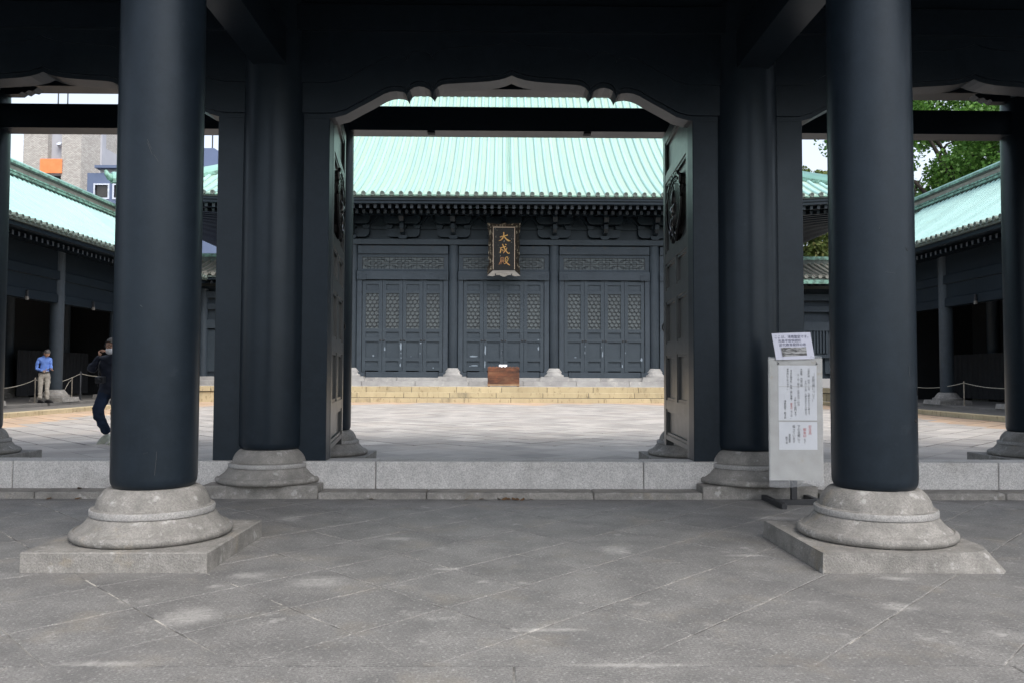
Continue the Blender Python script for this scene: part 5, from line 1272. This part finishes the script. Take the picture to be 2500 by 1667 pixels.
h1 = hand(None, (.0, -.205, .962), (.75, -.6, .12), (.3, .2, .9), (.2, -.2, .9), [M['skin']]); h2 = hand(None, (.205, -.18, .99), (.25, -.9, .1), (-.8, .1, .5), (-.5, -.2, .7), [M['skin']])
bd = join([body, hd] + h1 + h2, [None] + [2] * (1 + len(h1) + len(h2))); 
for m_ in (M['shirt'], M['slacks'], M['skin']): bd.materials.append(m_)
mn.rotation_euler = (0, 0, R(22)); link('body', bd, mn)
link('hair', at_head(hair_mesh(M['hair_grey'], 1.0), hc_, yw, tl), mn)
shoe(M['shoe_black'], (-.10, 0, 0), R(38), 0, 1.05, 'shoe', mn); shoe(M['shoe_black'], (.09, .02, 0), R(58), 0, 1.05, 'shoe', mn)
b = MB(); b.lathe([(.14, .895), (.142, .93)], n=20); me = b.mesh('belt', M['shoe_black']); me.transform(Matrix.Diagonal((1.0, .80, 1, 1))); link('belt', me, mn)
b = MB(); b.cbox(-.036, .036, -.075, .075, 0, .009, .002); me = b.mesh('telephone', M['iron']); me.transform(Matrix.Rotation(R(22), 4, 'Z') @ Matrix.Translation((.165, -.285, 1.015)) @ Matrix.Rotation(R(-40), 4, 'Z') @ Matrix.Rotation(R(25), 4, 'X')); tag(link('mobile_phone', me, None, (-13.74, 24.55, .205)), 'dark mobile phone held in both hands of the man in the blue shirt', 'phone')
b = MB(); b.prism([(-.028, 1.355), (.075, 1.355), (.09, 1.40), (-.035, 1.405)], -.085, .06); b.build('collar', M['shirt'], mn).rotation_euler = (0, 0, R(12))

# walking person, right arm raised to the mask, most of the body behind the front column
wk = thing('person', 'masked person in navy jacket and jeans stepping out from behind the front left column', 'person', (-6.13, 12.8, 0), 0, None)
J = dict(pel=(.0, .0, .88, .145, .12), wst=(.0, .0, 1.0, .145, .12), chest=(.01, .0, 1.15, .165, .12), upc=(.015, .0, 1.29, .14, .105), neck=(.02, -.01, 1.37, .06, .06), nk2=(.03, -.02, 1.43, .05, .05),
         shl=(-.165, -.02, 1.30, .078, .075), ell=(-.265, -.10, 1.15, .068, .068), frl=(-.185, -.15, 1.245, .054, .054), wrl=(-.10, -.18, 1.36, .038, .038),
         shr=(.19, .02, 1.28, .075, .072), elr=(.27, .03, 1.03, .058, .058), wrr=(.25, -.10, .82, .036, .036),
         hpl=(-.075, .0, .83, .115, .115), hpr=(.09, .03, .83, .112, .115), knl=(-.135, -.13, .49, .088, .088), cfl=(-.10, -.04, .33, .08, .08), anl=(-.045, .06, .15, .060, .062),
         knr=(.11, -.04, .47, .08, .08), anr=(.14, -.04, .10, .055, .055))
Bn = [('pel', 'wst', 0), ('wst', 'chest', 0), ('chest', 'upc', 0), ('upc', 'neck', 0), ('neck', 'nk2', 2), ('upc', 'shl', 0), ('upc', 'shr', 0), ('shl', 'ell', 0), ('ell', 'frl', 0), ('frl', 'wrl', 0), ('shr', 'elr', 0), ('elr', 'wrr', 0),
      ('pel', 'hpl', 0), ('pel', 'hpr', 0), ('hpl', 'knl', 1), ('hpr', 'knr', 1), ('knl', 'cfl', 1), ('cfl', 'anl', 1), ('knr', 'anr', 1)]
body = skin_body('body', J, Bn, [M['navy'], M['denim'], M['skin']], None, sub=3); crumple(body, .020, 8)
hc_ = (.03, -.045, 1.515); yw, tl = R(-12), R(6)
hd = head_mesh(hc_, yw, tl, 0, 1.02)
h1 = hand(None, (-.095, -.185, 1.367), (.45, -.05, .85), (.8, -.4, -.3), (.7, .1, -.1), [M['skin']]); h2 = hand(None, (.25, -.11, .815), (0, -.2, -.95), (0, 1, -.2), (-.8, .0, -.2), [M['skin']])
bd = join([body, hd] + h1 + h2, [None] + [2] * (1 + len(h1) + len(h2)))
for m_ in (M['navy'], M['denim'], M['skin']): bd.materials.append(m_)
link('body', bd, wk)
link('hair', at_head(hair_mesh(M['hair_dark'], 1.04), hc_, yw, tl), wk)
b = MB(); ellipsoid(b, (0, -.052, -.062), (.068, .062, .056), 16, 10); link('face_mask', at_head(b.mesh('face_mask', M['mask'], True), hc_, yw, tl), wk)
b = MB()
for sx_ in (-1, 1):
    b.tube([(sx_ * .034 + .026 * math.cos(a), -.104, .016 + .018 * math.sin(a)) for a in np.linspace(0, 2 * PI, 13)[:-1]], .0028, 5, True); b.tube([(sx_ * .06, -.10, .02), (sx_ * .08, -.05, .02), (sx_ * .082, .01, .012)], .0025, 5)
b.tube([(-.008, -.107, .018), (.008, -.107, .018)], .0026, 5); link('glasses', at_head(b.mesh('glasses', M['iron'], True), hc_, yw, tl), wk)
shoe(M['shoe_pale'], (-.05, .06, .055), R(-32), R(32), 1.05, 'shoe', wk); shoe(M['shoe_pale'], (.14, -.05, 0), R(-10), 0, 1.05, 'shoe', wk)
b = MB(); b.cbox(-.065, .065, -.05, .05, -.045, .045, .008); b.lathe([(.035, .045), (.036, .10), (.028, .10)], n=16); me = b.mesh('body', M['iron'])
me.transform(Matrix.Rotation(R(100), 4, 'X')); cmr = tag(link('camera', me, None, (-6.20, 12.62, 1.0)), 'black camera hanging at the waist of the walking person', 'camera')
b = MB(); b.tube([(-.12, -.06, 1.33), (-.13, -.13, 1.22), (-.11, -.155, 1.08), (-.09, -.17, 1.03)], .008, 5); b.tube([(-.13, -.12, 1.0), (-.135, -.14, .96), (-.12, -.15, .90)], .006, 5); b.build('strap', M['iron'], wk)
